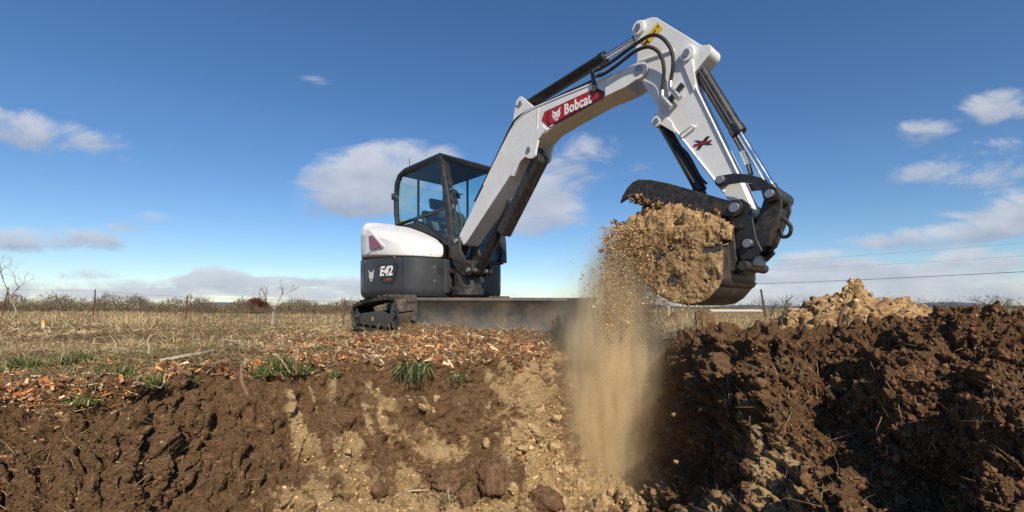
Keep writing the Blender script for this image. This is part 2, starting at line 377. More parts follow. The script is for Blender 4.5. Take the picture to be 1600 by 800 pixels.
RS = np.repeat(rowseg[:,None], NC, 1); CX = np.repeat(PX[None,:], NR, 0)
D = PF[:,:,0]
def screen(G): return 800+FPX*G[:,:,0]/G[:,:,1], HOR-FPX*(G[:,:,2]-CAMH)/G[:,:,1]
P = G.reshape(-1,3)
right = smooth(CX, 1015, 1060)                                                         # spoil side
wall = smooth(RS, 5.55, 6.15)*(1-smooth(RS, 9.0, 9.6))
crest = smooth(RS, 3.9, 4.6)*(1-smooth(RS, 5.6, 6.2))
near = 1-smooth(D, 5.5, 9)
Pw = P*np.array([1,1,.55])
big = fbm(P*3.1+5, 3).reshape(NR,NC); clod = (np.abs(fbm(Pw*8.5, 3))).reshape(NR,NC); med = fbm(Pw*15, 3).reshape(NR,NC); fine = (np.abs(perlin(P*42))+.6*np.abs(perlin(P*85))).reshape(NR,NC)
bill = np.abs(fbm(P*7+40, 2)).reshape(NR,NC); bill2 = np.abs(perlin(P*18+9)).reshape(NR,NC); bill3 = (np.abs(perlin(P*38+2))+.55*np.abs(perlin(P*74+7))+.3*np.abs(perlin(P*140+1))).reshape(NR,NC)
crack = np.abs(fbm(P*np.array([5.5,5.5,2.4])+11, 2)).reshape(NR,NC)
left_amp = wall*(1-right)
shelf = np.abs(fbm(P*np.array([3.5,3.5,9])+71,3)).reshape(NR,NC)
w1 = np.zeros((4,NR,NC),np.float32); w2 = np.zeros((4,NR,NC),np.float32); selw = ((wall+crest)*near > .02) & (PX > -160)[None,:] & (PX < 1760)[None,:]
warp = P+np.stack([big.ravel(),med.ravel(),clod.ravel()],1)*.05
w1[:,selw] = np.stack(worley(warp[selw.ravel()]*6.5)); w2[:,selw] = np.stack(worley(warp[selw.ravel()]*15.0+3))
def block(w): return (w[2]-.5)*.9+w[3]*1.5-1.1*np.exp(-((w[1]-w[0])/.09))
blk1 = block(w1)*selw; blk2 = block(w2)*selw
cen = smooth(CX,300,480)*(1-smooth(CX,930,1010)); blk_amp = left_amp*(1+.15*cen); left_amp = left_amp*(1-.28*cen)
left_amp = np.maximum(left_amp, .0*(1-right)*near*smooth(RS,5.1,5.6)*(1-smooth(RS,9,9.6))*smooth(CX,480,560)*(1-smooth(CX,850,930)))
disp = blk_amp*(blk1*.030+blk2*.011*(1-.4*cen))+right*(wall+crest*.8)*near*(blk1*.055+blk2*.026)
disp += left_amp*(big*.06+clod*.07+shelf*.05+med*.02+bill2*.030*(1-.2*cen)+bill3*.014*(1-.55*cen)-.045 - .10*(1-.1*cen)*np.exp(-(crack/.04)**2)*smooth(big,-.25,.2))
disp += right*(wall+crest*.9)*near*(big*.10+bill*.06+bill2*.035+bill3*.024-.03)
disp += (1-right)*near*np.exp(-((RS-4.1)/.35)**2)*smooth(CX,560,620)*(1-smooth(CX,850,930))*(.02+.07*fbm(P*5+60,3).reshape(NR,NC))
disp += (1-right)*(1-wall)*near*(fbm(P*2.2+2,3).reshape(NR,NC)*.020+med*.010+fine*.004)*np.where(RS>8.5,1,1)
disp += smooth(D,5.5,9)*(1-smooth(D,25,60))*fbm(P*np.array([.8,.8,.8])+3,3).reshape(NR,NC)*.05
# overhang of roots and turf along the left lip
disp += (1-right)*near*np.exp(-((RS-6.02)/.16)**2)*(.02+.09*fbm(P*4+8,3).reshape(NR,NC)+.03*bill)
sx, sy = screen(G)
def blob(x, y, r, h):
    global disp
    disp = disp+h*np.exp(-(((sx-x)**2+(sy-y)**2)/r**2))*wall
for b in [(770,735,46,.09),(700,745,30,.07),(605,765,22,.05),(660,630,16,.05),(680,700,52,-.10),(480,700,60,-.05),(290,640,40,.06),(430,600,50,.06),(360,690,46,.05),
          (230,690,40,.05),(560,640,40,.05),(850,640,45,.06),(150,640,30,-.04),(335,655,14,-.06),(265,660,14,-.05),
          (1180,600,60,.10),(1120,690,55,-.12),(1290,640,60,-.12),(1230,720,60,.10),(1400,620,55,.08),(1460,690,70,-.12),(1560,620,60,.06),(1370,740,70,-.14),(1080,760,50,-.06)]: blob(*b)
G2 = G+NRM*disp[:,:,None]
sx, sy = screen(G2); P2 = G2.reshape(-1,3); SX0, SY0 = sx, sy
nz = fbm(P2*np.array([7,7,3.2])+21, 4).reshape(NR,NC); nz2 = fbm(P2*21+3, 3).reshape(NR,NC)
WX = fbm(P2*2.6+31,3).reshape(NR,NC)*26; WY = fbm(P2*2.6+77,3).reshape(NR,NC)*22
# which soil where
def ell(x, y, rx, ry, ang=0):
    c, s_ = math.cos(R(ang)), math.sin(R(ang)); dx, dy = sx+WX-x, sy+WY-y
    return np.clip(1.25-np.sqrt(((dx*c+dy*s_)/rx)**2+((-dx*s_+dy*c)/ry)**2), 0, 1)
marl = np.zeros((NR,NC))
for e in [(680,698,62,36,30),(470,690,20,85,-16),(500,770,70,40,0),(515,600,7,45,-5),(600,640,12,40,-20),(560,750,80,50,10),(450,650,14,50,-10),(790,620,12,75,-32),
          (850,690,75,110,-30),(900,770,120,60,20),(830,600,40,70,-30),(960,760,90,60,0),(1225,745,70,62,0),(1180,700,30,40,0),(1120,785,60,30,0),(640,770,60,50,0),(870,560,40,30,0),(540,565,16,14,0),(660,628,26,12,0),(620,795,240,28,0),(550,705,40,34,20),(815,705,40,60,0)]:
    marl = np.maximum(marl, ell(*e))
hf = fbm(P2*48+6,3).reshape(NR,NC)
marl = smooth(marl+nz*.46+nz2*.40+hf*.26-.02, .36, .70)*smooth(RS,5.9,6.1)*(RS<9.2)
WX = nz*7; WY = nz2*7; stk = np.zeros((NR,NC))
for e in [(462,655,11,46,-14),(500,720,12,50,-18),(516,605,6,34,-6),(490,622,4,26,-10),(575,650,6,36,-22),(604,665,7,40,-25),(792,612,6,44,-34),(640,690,9,30,-40)]: stk = np.maximum(stk, ell(*e))
marl = np.maximum(marl, smooth(stk+nz2*.55+nz*.25+hf*.3, .36, .66)*(RS<9.2)*smooth(RS,5.9,6.1))
WX = WX*0; WY = WY*0
marl *= 1-.85*np.clip(ell(770,740,50,40)+ell(695,745,36,22)+ell(600,765,26,16)+ell(640,660,14,60,-35)*.9,0,1)
mulch = (1-right)*smooth(sy, 506+8*nz, 530+18*nz)*(1-smooth(RS+nz*.10+nz2*.06, 5.98, 6.22))*1.0*smooth(nz2*.8+nz*.6+fbm(P2*1.7+8,3).reshape(NR,NC)*.8+.35+.35*smooth(sx,330,430)-.5*ell(60,575,150,25)-.9*(1-smooth(sy,556,575))*(1-smooth(sx,330,470)), .0, .5)*near
mulch *= 1-smooth(sx, 840, 880)
mulch *= 1-.92*smooth(sx,380,520)*smooth(sy+nz*22+nz2*10, 553, 576)
field = smooth(D, 3.2+1.2*nz, 4.6+1.2*nz)*(1-mulch)*(1-wall)
field = np.maximum(field, (1-right)*(1-smooth(RS,5.9,6.1))*(1-mulch)*smooth(nz2+.2*nz, -.25,.25)*.75)
field *= 1-right*(1-smooth(D,3.6,4.6))
field *= 1-.8*np.clip(ell(120,532,260,16)+ell(330,520,150,8),0,1)*(nz2>-.2)*(D<12)
field = np.where((sx>820)&(sx<1060)&(D<5.6), field*.3, field); field = np.where((sx>540)&(sx<940)&(D<8.5), field*.25, field)
idx = np.arange(NR*NC).reshape(NR,NC)
Fq = np.stack([idx[:-1,:-1], idx[1:,:-1], idx[1:,1:], idx[:-1,1:]], 2).reshape(-1,4)
ground = npmesh('ground', P2, Fq, M_GROUND, smooth=True, attrs=dict(marl=marl.ravel(), mulch=mulch.ravel(), field=field.ravel(), mound=(right*near).ravel()))
tag(ground, 'brown earth pit bank and dry field running to the horizon', 'ground', kind='structure')
# the ground behind the camera: the other side of the pit and the field beyond
xs = np.concatenate([-np.geomspace(1500,3,24), np.linspace(-2.5,2.5,11), np.geomspace(3,1500,24)]); ys = np.concatenate([[.3,-.2,-.6,-1.0,-1.4,-1.8,-2.4], -np.geomspace(3,1500,24)])
XX, YY = np.meshgrid(xs, ys); ZZ = -1.5+1.5*smooth(-YY,.2,1.9); ZZ = np.where(np.abs(XX)>3.0, np.maximum(ZZ, -.05-1.4*(YY>-.3)), ZZ)
i2 = np.arange(XX.size).reshape(XX.shape)
bk = npmesh('field_behind', np.stack([XX,YY,ZZ],2).reshape(-1,3), np.stack([i2[:-1,:-1], i2[1:,:-1], i2[1:,1:], i2[:-1,1:]],2).reshape(-1,4), M_GROUND, smooth=True,
       attrs=dict(marl=np.zeros(XX.size), mulch=np.zeros(XX.size), field=np.ones(XX.size)*.8, mound=np.zeros(XX.size)))
tag(bk, 'dry field on the near side of the pit', 'ground', kind='structure')

NG = grid_normals(G2)
def scatter(n, wgt, jit=1.0):
    """n points on the ground sheet, picked with weight per grid cell"""
    w = np.clip(wgt[:-1,:-1], 0, None).ravel().astype(np.float64); c = rng.choice(w.size, n, p=w/w.sum())
    r, k = np.divmod(c, NC-1); a, b = rng.random(n)[:,None], rng.random(n)[:,None]
    p = G2[r,k]*(1-a)*(1-b)+G2[r+1,k]*a*(1-b)+G2[r,k+1]*(1-a)*b+G2[r+1,k+1]*a*b
    return p, NG[r,k], r, k
inview = (sx > -60) & (sx < 1660) & (sy < 830) & (RS < 9.3)
cell = np.zeros((NR,NC)); cell[:-1,:-1] = np.abs((sx[:-1,1:]-sx[:-1,:-1])*(sy[1:,:-1]-sy[:-1,:-1]))
cell *= inview*(PX>-140)[None,:]*(PX<1740)[None,:]

# low-poly lumps and blades, joined by numpy
_bm = bmesh.new(); bmesh.ops.create_icosphere(_bm, subdivisions=1, radius=1); ICO_V = np.array([v.co[:] for v in _bm.verts]); ICO_F = np.array([[v.index for v in f.verts] for f in _bm.faces]); _bm.free()
_bm = bmesh.new(); bmesh.ops.create_icosphere(_bm, subdivisions=2, radius=1); ICO2_V = np.array([v.co[:] for v in _bm.verts]); ICO2_F = np.array([[v.index for v in f.verts] for f in _bm.faces]); _bm.free()
OCT_V = np.array([(1,0,0),(-1,0,0),(0,1,0),(0,-1,0),(0,0,1),(0,0,-1)],float)*1.15; OCT_F = np.array([(0,2,4),(2,1,4),(1,3,4),(3,0,4),(2,0,5),(1,2,5),(3,1,5),(0,3,5)])
def rand_rot(n):
    q = rng.normal(size=(n,4)); q /= np.linalg.norm(q,axis=1)[:,None]; w,x,y,z = q.T
    return np.stack([np.stack([1-2*(y*y+z*z),2*(x*y-z*w),2*(x*z+y*w)],1),np.stack([2*(x*y+z*w),1-2*(x*x+z*z),2*(y*z-x*w)],1),np.stack([2*(x*z-y*w),2*(y*z+x*w),1-2*(x*x+y*y)],1)],1)
def lumps(name, P, size, cols, mat, stretch=(1,1,1), rough=.28, parent=None, fixed=False):
    n = len(P); sc3 = np.asarray(size)[:,None]*(1+rng.uniform(-.35,.35,(n,3)))*np.asarray(stretch)
    base = OCT_V[None]*(1+rng.uniform(-rough,rough,(n,6,1)))
    v = base*sc3[:,None,:]
    if not fixed: v = np.einsum('nij,nkj->nki', rand_rot(n), v)
    v = v+np.asarray(P)[:,None,:]
    f = OCT_F[None]+np.arange(n)[:,None,None]*6
    c = np.repeat(np.asarray(cols), 6, 0)
    return npmesh(name, v.reshape(-1,3), f.reshape(-1,3), mat, parent, smooth=True, cols=c)
def blades(name, P, up, length, width, cols, mat, bend=.35, parent=None):
    """tapered blades of three-sided section: root, middle, tip"""
    n = len(P); up = up/np.linalg.norm(up,axis=1)[:,None]
    side = np.cross(up, rng.normal(size=(n,3))); side /= np.linalg.norm(side,axis=1)[:,None]; fr = np.cross(up, side)
    L_ = np.asarray(length)[:,None]; w = np.asarray(width)[:,None]; bd = rng.uniform(-1,1,(n,1))*bend
    m = P+up*L_*.55+fr*L_*bd*.3; t = P+up*L_*(1-.3*np.abs(bd))+fr*L_*bd
    v = np.stack([P-side*w, P+side*w, P+fr*w*1.2, m-side*w*.8, m+side*w*.8, m+fr*w, t],1)
    f0 = np.array([[0,1,4],[0,4,3],[1,2,5],[1,5,4],[2,0,3],[2,3,5],[3,4,6],[4,5,6],[5,3,6]])
    f = f0[None]+np.arange(n)[:,None,None]*7
    return npmesh(name, v.reshape(-1,3), f.reshape(-1,3), mat, parent, smooth=False, cols=np.repeat(np.asarray(cols),7,0))
def jitter(c, n, v=.25): return np.asarray(c)[None]*(1+rng.normal(size=(n,1))*v).clip(.35,2.2)*(1+rng.normal(size=(n,3))*.02)

# wood chips of the mulch
n = 30000; p, nn, r, k = scatter(n, cell*(np.clip(mulch,0,1)**1.2+.008*(1-right)*wall*(RS<7.6)*(marl<.4))*np.where(D<7,1,.2)); d = p[:,1]
n = len(p); ln = rng.lognormal(math.log(.016),.65,n).clip(.006,.055)*(1+.12*(d-2.5))*np.where(RS[r,k]>6.15,.55,1); wd = ln*rng.uniform(.12,.36,n); th = wd*rng.uniform(.15,.4,n)
q = rand_rot(n); ax = np.stack([rng.normal(size=n), rng.normal(size=n), rng.normal(size=n)*.5],1); ax /= np.linalg.norm(ax,axis=1)[:,None]
sd = np.cross(ax, nn+rng.normal(size=(n,3))*.45); sd /= np.linalg.norm(sd,axis=1)[:,None]; tp = np.cross(ax, sd)
cv = []
for a in (-1,1):
    for b_, e_ in ((-1,-1),(1,-1),(1,1),(-1,1)):
        cv.append(p+nn*(th*1.5)[:,None]*rng.uniform(0,2.2,(n,1))*0+nn*th[:,None]*1.2+ax*(a*ln*.5*(1+.35*b_*rng.uniform(-.6,1,n)))[:,None]+sd*(b_*wd*.5*(1 if a>0 else .7))[:,None]+tp*(e_*th*.5)[:,None])
cv = np.stack(cv,1); cf = np.array([[0,1,2,3],[7,6,5,4],[0,4,5,1],[1,5,6,2],[2,6,7,3],[3,7,4,0]])
pal = np.array([(.43,.18,.065),(.33,.12,.042),(.53,.29,.125),(.60,.42,.23),(.18,.085,.040),(.66,.54,.36),(.46,.215,.09)])
cc = pal[rng.choice(7,n,p=[.15,.17,.12,.14,.30,.06,.06])]*(1+rng.normal(size=(n,1))*.2)*(1+.7*fbm(p*3.1+5,3)[:,None]).clip(.35,1.4); g_ = (rng.random((n,1))<.14); cc = np.where(g_, cc.mean(1)[:,None]*np.array([[1.25,1.0,.72]]), cc)
o = npmesh('wood_chips', cv.reshape(-1,3), (cf[None]+np.arange(n)[:,None,None]*8).reshape(-1,4), M_CHIP, cols=np.repeat(cc,8,0))
tag(o, 'orange brown shredded wood mulch spread along the pit edge', 'wood chips', kind='stuff')

# straw and dry grass of the field
fw = cell*np.clip(field,0,1)*(D>2.0)*(D<45)
n = 44000; p, nn, r, k = scatter(n, fw+cell*mulch*.10*(D<6)); d = p[:,1]; n = len(p)
lie = rng.random(n) < np.where(d>10,.84,.92)
up = np.where(lie[:,None], np.stack([rng.normal(size=n), rng.normal(size=n), np.abs(rng.normal(size=n))*.35],1), np.stack([rng.normal(size=n)*.35, rng.normal(size=n)*.35, np.ones(n)],1))
ln = rng.lognormal(math.log(.10),.45,n)*np.interp(d,[2,3.5,6,10,16,40],[.42,.6,.75,.85,1.0,1.3])
wd = (.0009+.00045*d)*rng.uniform(.6,1.3,n)
pal = np.array([(.46,.335,.175),(.56,.43,.24),(.28,.19,.10),(.19,.125,.065),(.56,.48,.33),(.17,.175,.065)])
cc = pal[rng.choice(6,n,p=[.24,.16,.23,.20,.07,.10])]*(1+rng.normal(size=(n,1))*.15)
pt_ = fbm(p*np.array([.9,.45,1])+4,3)[:,None]; cc = cc*(1+.75*pt_).clip(.45,1.4); cc = cc+np.clip(fbm(p*.6+50,2)[:,None]-.1,0,1)*(np.array([[.16,.15,.06]])-cc)*1.2
o = blades('dry_grass', p, up, ln, wd, cc, M_STRAW, .5); tag(o, 'straw coloured dry grass and litter covering the field', 'dry grass', kind='stuff')
# taller pale grass seen towards the fence
tallw = cell*np.clip(ell(215,505,60,14)+ell(60,498,120,8)+ell(380,500,160,8)+ell(480,498,90,8)+ell(1080,505,110,16)*1.2+ell(150,490,300,5),0,1)*(D>7)*(D<50)
n = 1500; p, nn, r, k = scatter(n, tallw*np.clip(fbm(P2*.9+14,2).reshape(NR,NC)*2.2+.35,0.02,1)); d = p[:,1]
o = blades('tall_dry_grass', p, np.stack([rng.normal(size=n)*.3,rng.normal(size=n)*.3,np.ones(n)],1), rng.uniform(.10,.34,n), (.001+.0003*d), np.array([(.50,.38,.21)])*(1+rng.normal(size=(n,1))*.2).clip(.5,1.5), M_STRAW, .4)
tag(o, 'tall pale dry grass standing in front of the fence', 'dry grass', kind='stuff')
# short straws and root hairs sticking out of the bank and the spoil
sw = cell*((1-right)*wall*(1-marl)*.8+right*(wall+crest)*near*1.1)
n = 4200; p, nn, r, k = scatter(n, sw)
o = blades('straw_litter', p, nn*.5+rng.normal(size=(n,3)), rng.lognormal(math.log(.05),.5,n), rng.uniform(.0006,.0015,n), jitter((.34,.22,.11),n,.35), M_STRAW, .6)
tag(o, 'short straws and root hairs sticking out of the earth', 'plant litter', kind='stuff')

# crumbs and clods
sw = cell*(1-right)*wall*(marl>.5); n = 12000; p, nn, r, k = scatter(n, sw*(1+3*ell(900,740,130,90)+2*ell(850,690,60,90)))
size = rng.lognormal(math.log(.0036),.6,n).clip(.0018,.018)
o = lumps('marl_gravel', p, size, jitter(MARL*1.1,n,.25), M_SOILBITS); tag(o, 'pale tan gravel and crumbs on the pit slope', 'gravel', kind='stuff')
sw = cell*(1-right)*wall*(marl<.5); n = 19000; p, nn, r, k = scatter(n, sw)
o = lumps('topsoil_crumbs', p, rng.lognormal(math.log(.0026),.55,n).clip(.0013,.009), jitter(TOPSOIL*1.6,n,.35), M_SOILBITS); tag(o, 'dark brown crumbs on the pit wall', 'soil', kind='stuff')
sw = cell*right*(wall+crest)*near; n = 32000; p, nn, r, k = scatter(n, sw)
size = rng.lognormal(math.log(.0034),.6,n).clip(.0016,.013)
o = lumps('spoil_clods', p+nn*size[:,None]*.3, size, jitter(MOUND*2.4,n,.35), M_SOILBITS, rough=.35); tag(o, 'crumbly dark brown clods covering the spoil bank', 'soil', kind='stuff')

# ------------------------------------------------------------------ the excavator (frame: x forward, y left, z up; origin under the swing centre)
EXC = empty('excavator', (-1.242, 6.797, 0), R(43-90))
tag(EXC, 'white and black mini excavator with a closed cab, dumping soil from its raised bucket', 'excavator')
BL = -.06                                                     # boom plane
def arc(cx, cz, r, a0, a1, n=10): return [(cx+r*math.cos(R(a0+(a1-a0)*i/n)), cz+r*math.sin(R(a0+(a1-a0)*i/n))) for i in range(n+1)]
def pin(name, s, z, l0, l1, r, parent, mat=None):
    m = MB().cyl((s,l0,z),(s,l1,z), r, n=20); return m.build(name, mat or M_PIN, parent, bevel=.003)
# --- undercarriage, at its own heading
UH = R(43-33.0)                                               # undercarriage turned against the upper structure
UM = Matrix.Rotation(-(UH), 4, 'Z')
def uc(mb): return mb.xf(UM)
uc(MB().box(-.62,.62,-.45,.45,.18,.44).cyl((0,0,.40),(0,0,.56),.42,n=32)).build('undercarriage_frame', M_BLACK, EXC, bevel=.02)
def track(side):
    lc = side*.70; w = .16
    # belt outline (x,z) of the outer face of the rubber
    out = [(-.98,.02),(.92,.02)]+arc(.90,.255,.235,-90,90,10)+[(.55,.50),(-.2,.475)]+arc(-.90,.215,.20,90,270,10)
    inn = [(-.95,.06),(.92,.06)]+arc(.90,.255,.19,-90,90,10)+[(.55,.455),(-.2,.43)]+arc(-.90,.215,.155,90,270,10)
    m = MB(); n = len(out)
    vs = [(p[0], lc-w, p[1]) for p in out]+[(p[0], lc+w, p[1]) for p in out]+[(p[0], lc-w, p[1]) for p in inn]+[(p[0], lc+w, p[1]) for p in inn]
    fs = []
    for i in range(n):
        j = (i+1)%n
        fs += [(i,j,j+n,i+n),(i+2*n,i+3*n,j+3*n,j+2*n),(i,i+2*n,j+2*n,j),(i+n,j+n,j+3*n,i+3*n)]
    m.add(vs, fs); tr = uc(m).build('track', M_RUBBER, EXC, smooth=40)
    # lugs round the belt
    pts = out+[out[0]]; seg = [math.dist(pts[i], pts[i+1]) for i in range(n)]; tot = sum(seg); nl = 46
    for q in range(nl):
        t = q/nl*tot; i = 0
        while t > seg[i]: t -= seg[i]; i += 1
        a, b = pts[i], pts[i+1]; dx, dz = (b[0]-a[0])/seg[i], (b[1]-a[1])/seg[i]; cx, cz = a[0]+dx*t, a[1]+dz*t
        nx, nz_ = dz, -dx
        if q % 2: y0, y1 = lc-w+.004, lc+w*.15
        else: y0, y1 = lc-w*.15, lc+w-.004
        lm = MB()
        vs = []
        for y, sh in ((y0, -.012 if q%2 else .012),(y1, .012 if q%2 else -.012)):
            for (uu, hh) in ((-.026,-.004),(.026,-.004),(.018,.026),(-.018,.026)):
                vs.append((cx+dx*(uu+sh)+nx*hh, y, cz+dz*(uu+sh)+nz_*hh))
        lm.add(vs, [(0,1,2,3),(7,6,5,4),(0,4,5,1),(1,5,6,2),(2,6,7,3),(3,7,4,0)])
        uc(lm).build('tread_lug', M_RUBBER, tr, smooth=0)
    fr = uc(MB().prism([(-.80,.10),(.72,.09),(.74,.26),(.40,.32),(-.70,.27)], lc-.12, lc+.12)).build('track_frame', M_BLACK, EXC, bevel=.012)
    for x, z, r in ((.90,.255,.17),(-.90,.215,.14)):
        wh = uc(MB().cyl((x,lc-.13,z),(x,lc+.13,z), r, n=28).cyl((x,lc-.15,z),(x,lc+.15,z), r*.35, n=16)).build('idler_wheel' if x>0 else 'drive_sprocket', M_BLACK, EXC, bevel=.008)
    for x in (-.5,-.15,.2,.55):
        uc(MB().cyl((x,lc-.13,.11),(x,lc+.13,.11), .055, n=16)).build('roller', M_BLACK, EXC)
    uc(MB().box(-.09,-.03,lc-side*-.1-.125*0-.002+side*.022-.001,lc+side*.122+.001,.17,.225)).build('caution_sticker', M_YELLOW, EXC, smooth=0)
track(-1); track(1)
# --- angled dozer blade: curved mouldboard, top lip, end plates, cutting edge, push arms
BM = Matrix.Rotation(-R(43-7.5), 4, 'Z'); 
def bl(mb, c): return mb.xf(Matrix.Translation(c) @ BM)
BC = Vector((2.125, -.36, 0)); BW = .975
pr_ = [(.045,.0),(.0,.09),(-.018,.20),(-.012,.30),(.02,.385),(.055,.43)]
pr_b = [(x-.028, z) for x, z in pr_][::-1]
bl(MB().prism(pr_+pr_b, -BW, BW), BC).build('dozer_blade', M_BLADE, EXC, smooth=60)
bl(MB().cyl((.03,-BW,.436),(.03,BW,.436), .026, n=14), BC).build('blade_lip', M_BLADE, EXC)
bl(MB().prism([(.062,-.03),(.054,.10),(.036,.10),(.04,-.03)], -BW-.004, BW+.004), BC).build('cutting_edge', M_BUCKET, EXC, smooth=0)
for y in (-BW, BW):
    bl(MB().prism([(.058,-.02),(.030,.1),(.03,.3),(.062,.44),(.03,.468),(-.05,.44),(-.055,.0)], y-.011, y+.011), BC).build('blade_end_plate', M_BLADE, EXC, bevel=.003)
bl(MB().box(-.16,-.03,-.45,.45,.10,.28), BC).build('blade_back_beam', M_BLACK, EXC, bevel=.01)
for y in (-.28,.28):
    p0 = UM @ Vector((.45,y,.25)); 
    MB().tube([p0, BC+(BM @ Vector((-.12,y,.2)))], .055, n=8).build('push_arm', M_BLACK, EXC)
# --- upper structure
def outline(inset=0, rmax=1.0):
    pts = []
    right = [(.79,-.26),(.79,-.45),(.775,-.58),(.72,-.69),(.62,-.785),(.48,-.85),(.30,-.885),(.05,-.90),(-.20,-.885),(-.42,-.85)]
    tail = [(-math.cos(t)*.985, -math.sin(t)*.985) for t in np.linspace(R(55),R(-55),13)]
    left = [(-.42,.85),(-.2,.885),(.05,.90),(.35,.90),(.56,.89),(.66,.85),(.72,.76),(.735,.60),(.735,.40),(.735,.16)]
    pts = right+tail+left
    if inset: 
        c = (0,0); o = []
        for i, p in enumerate(pts):
            a, b = pts[i-1], pts[(i+1)%len(pts)]; tx, ty = b[0]-a[0], b[1]-a[1]; l_ = math.hypot(tx,ty); nx, ny = -ty/l_, tx/l_
            if nx*(p[0]+.0)+ny*p[1] > 0: nx, ny = -nx, -ny
            o.append((p[0]+nx*inset, p[1]+ny*inset))
        pts = o
    return pts
O0 = outline()
def ringz(pts, z): return [(p[0],p[1],z(p) if callable(z) else z) for p in pts]
ztop = lambda p: 1.0+.055*max(0,min(1,(-p[0]+.5)/1.2))
zb = lambda p: .515
m = MB().loft([ringz(outline(.30), .47), ringz(outline(.12), .478), ringz(outline(.035), .50), ringz(outline(.006), .545), ringz(O0, .60), ringz(O0, lambda p: ztop(p)-.012), ringz(outline(.012), ztop), ringz(outline(.2), ztop)])
m.build('lower_body', M_DARK, EXC, smooth=40)
MB().loft([ringz([( .45*math.cos(t), .45*math.sin(t)) for t in np.linspace(0,2*math.pi,33)[:-1]], z) for z in (.44,.50)]).build('slew_ring', M_BLACK, EXC)
# white hood: right flank and tail, its shoulder falling to the front
HP = [(.775,-.26),(.775,-.45),(.76,-.57),(.705,-.68),(.607,-.772),(.47,-.837),(.295,-.872),(.05,-.887),(-.20,-.872),(-.41,-.838)]+[(-math.cos(t)*.97,-math.sin(t)*.97) for t in np.linspace(R(55),R(-60),14)]
def lerp(xs, ys, x): return float(np.interp(x, xs, ys))
def crest_z(p): return lerp([-1.0,-.7,-.2,.3,.62,.8],[1.53,1.52,1.44,1.32,1.20,1.13], p[0])
def inner(p):                                                  # where the shoulder meets the cab wall or the deck behind the cab
    x, y = p
    if x > -.55 and y < 0: return (min(x*.80-.09, .535), -.150)
    k = .80; return (x*k if x<-.75 else -.62-.15*abs(y), max(-.75,min(.75,y*k)))
def inner_z(q): return lerp([-1.5,-.73,-.26,.148,.437,.50,.535],[1.70,1.655,1.546,1.415,1.30,1.265,1.215], q[0])
rings = [[],[],[],[],[],[]]
for p in HP:
    q = inner(p); zc = crest_z(p); zi = max(inner_z(q), zc+.02)
    b0 = ztop(p)+.002
    rings[0].append((p[0]*1.0, p[1], b0)); rings[1].append((p[0], p[1], zc-.03))
    for j, (t, lift) in enumerate(((.06,.35),(.35,.62),(.7,.90),(1.0,1.0))):
        rings[2+j].append((p[0]+(q[0]-p[0])*t, p[1]+(q[1]-p[1])*t, zc+(zi-zc)*lift if j else zc))
m = MB(); n = len(HP); vs = [v for r in rings for v in r]
m.add(vs, [(i*n+k, i*n+k+1, (i+1)*n+k+1, (i+1)*n+k) for i in range(5) for k in range(n-1)])
hood = m.build('hood', M_WHITE, EXC, smooth=28)
sol = hood.modifiers.new('solid','SOLIDIFY'); sol.thickness = .02; sol.offset = -1
sub = hood.modifiers.new('sub','SUBSURF'); sub.levels = 1; sub.render_levels = 1
def on_body(f_, l_, z, nrm): return Vector((f_,l_,z))
# helper: place a flat decal on the body; centre c, outward normal n, up z
def decal_frame(c, n, roll=0):
    n = Vector(n).normalized(); up = Vector((0,0,1)); x = up.cross(n).normalized(); y = n.cross(x)
    mt = Matrix((x,y,n)).transposed().to_4x4(); mt.translation = Vector(c)
    return mt @ Matrix.Rotation(roll, 4, 'Z')
def flat(poly, mt, thick=.003): 
    n = len(poly); a = sum(poly[i][0]*poly[(i+1)%n][1]-poly[(i+1)%n][0]*poly[i][1] for i in range(n))
    if a < 0: poly = poly[::-1]
    m = MB(); m.add([(x,y,0) for x,y in poly]+[(x,y,thick) for x,y in poly], [tuple(range(n-1,-1,-1)), tuple(range(n,2*n))]+[(i,(i+1)%n,(i+1)%n+n,i+n) for i in range(n)])
    return m.xf(mt)
def text(name, body, mt, size, mat, parent, sx=1.0, bold=0.0, shear=0.0, ext=.0015, sp=1.0):
    cu = bpy.data.curves.new(name, 'FONT'); cu.body = body; cu.size = size; cu.align_x = 'CENTER'; cu.align_y = 'CENTER'; cu.offset = bold; cu.shear = shear; cu.extrude = ext; cu.resolution_u = 3; cu.space_character = sp
    t = bpy.data.objects.new(name, cu); col.objects.link(t)
    dg = bpy.context.evaluated_depsgraph_get(); me = bpy.data.meshes.new_from_object(t.evaluated_get(dg)); bpy.data.objects.remove(t)
    me.name = name; me.transform(mt @ Matrix.Diagonal((sx,1,1,1))); me.materials.clear(); me.materials.append(mat)
    o = bpy.data.objects.new(name, me); return link(o, parent)
CAT = [(-.50,.52),(-.40,.18),(-.48,-.02),(-.36,-.12),(-.40,-.26),(-.22,-.30),(-.14,-.50),(0,-.56),(.14,-.50),(.22,-.30),(.40,-.26),(.36,-.12),(.48,-.02),(.40,.18),(.50,.52),(.22,.30),(.0,.24),(-.22,.30)]
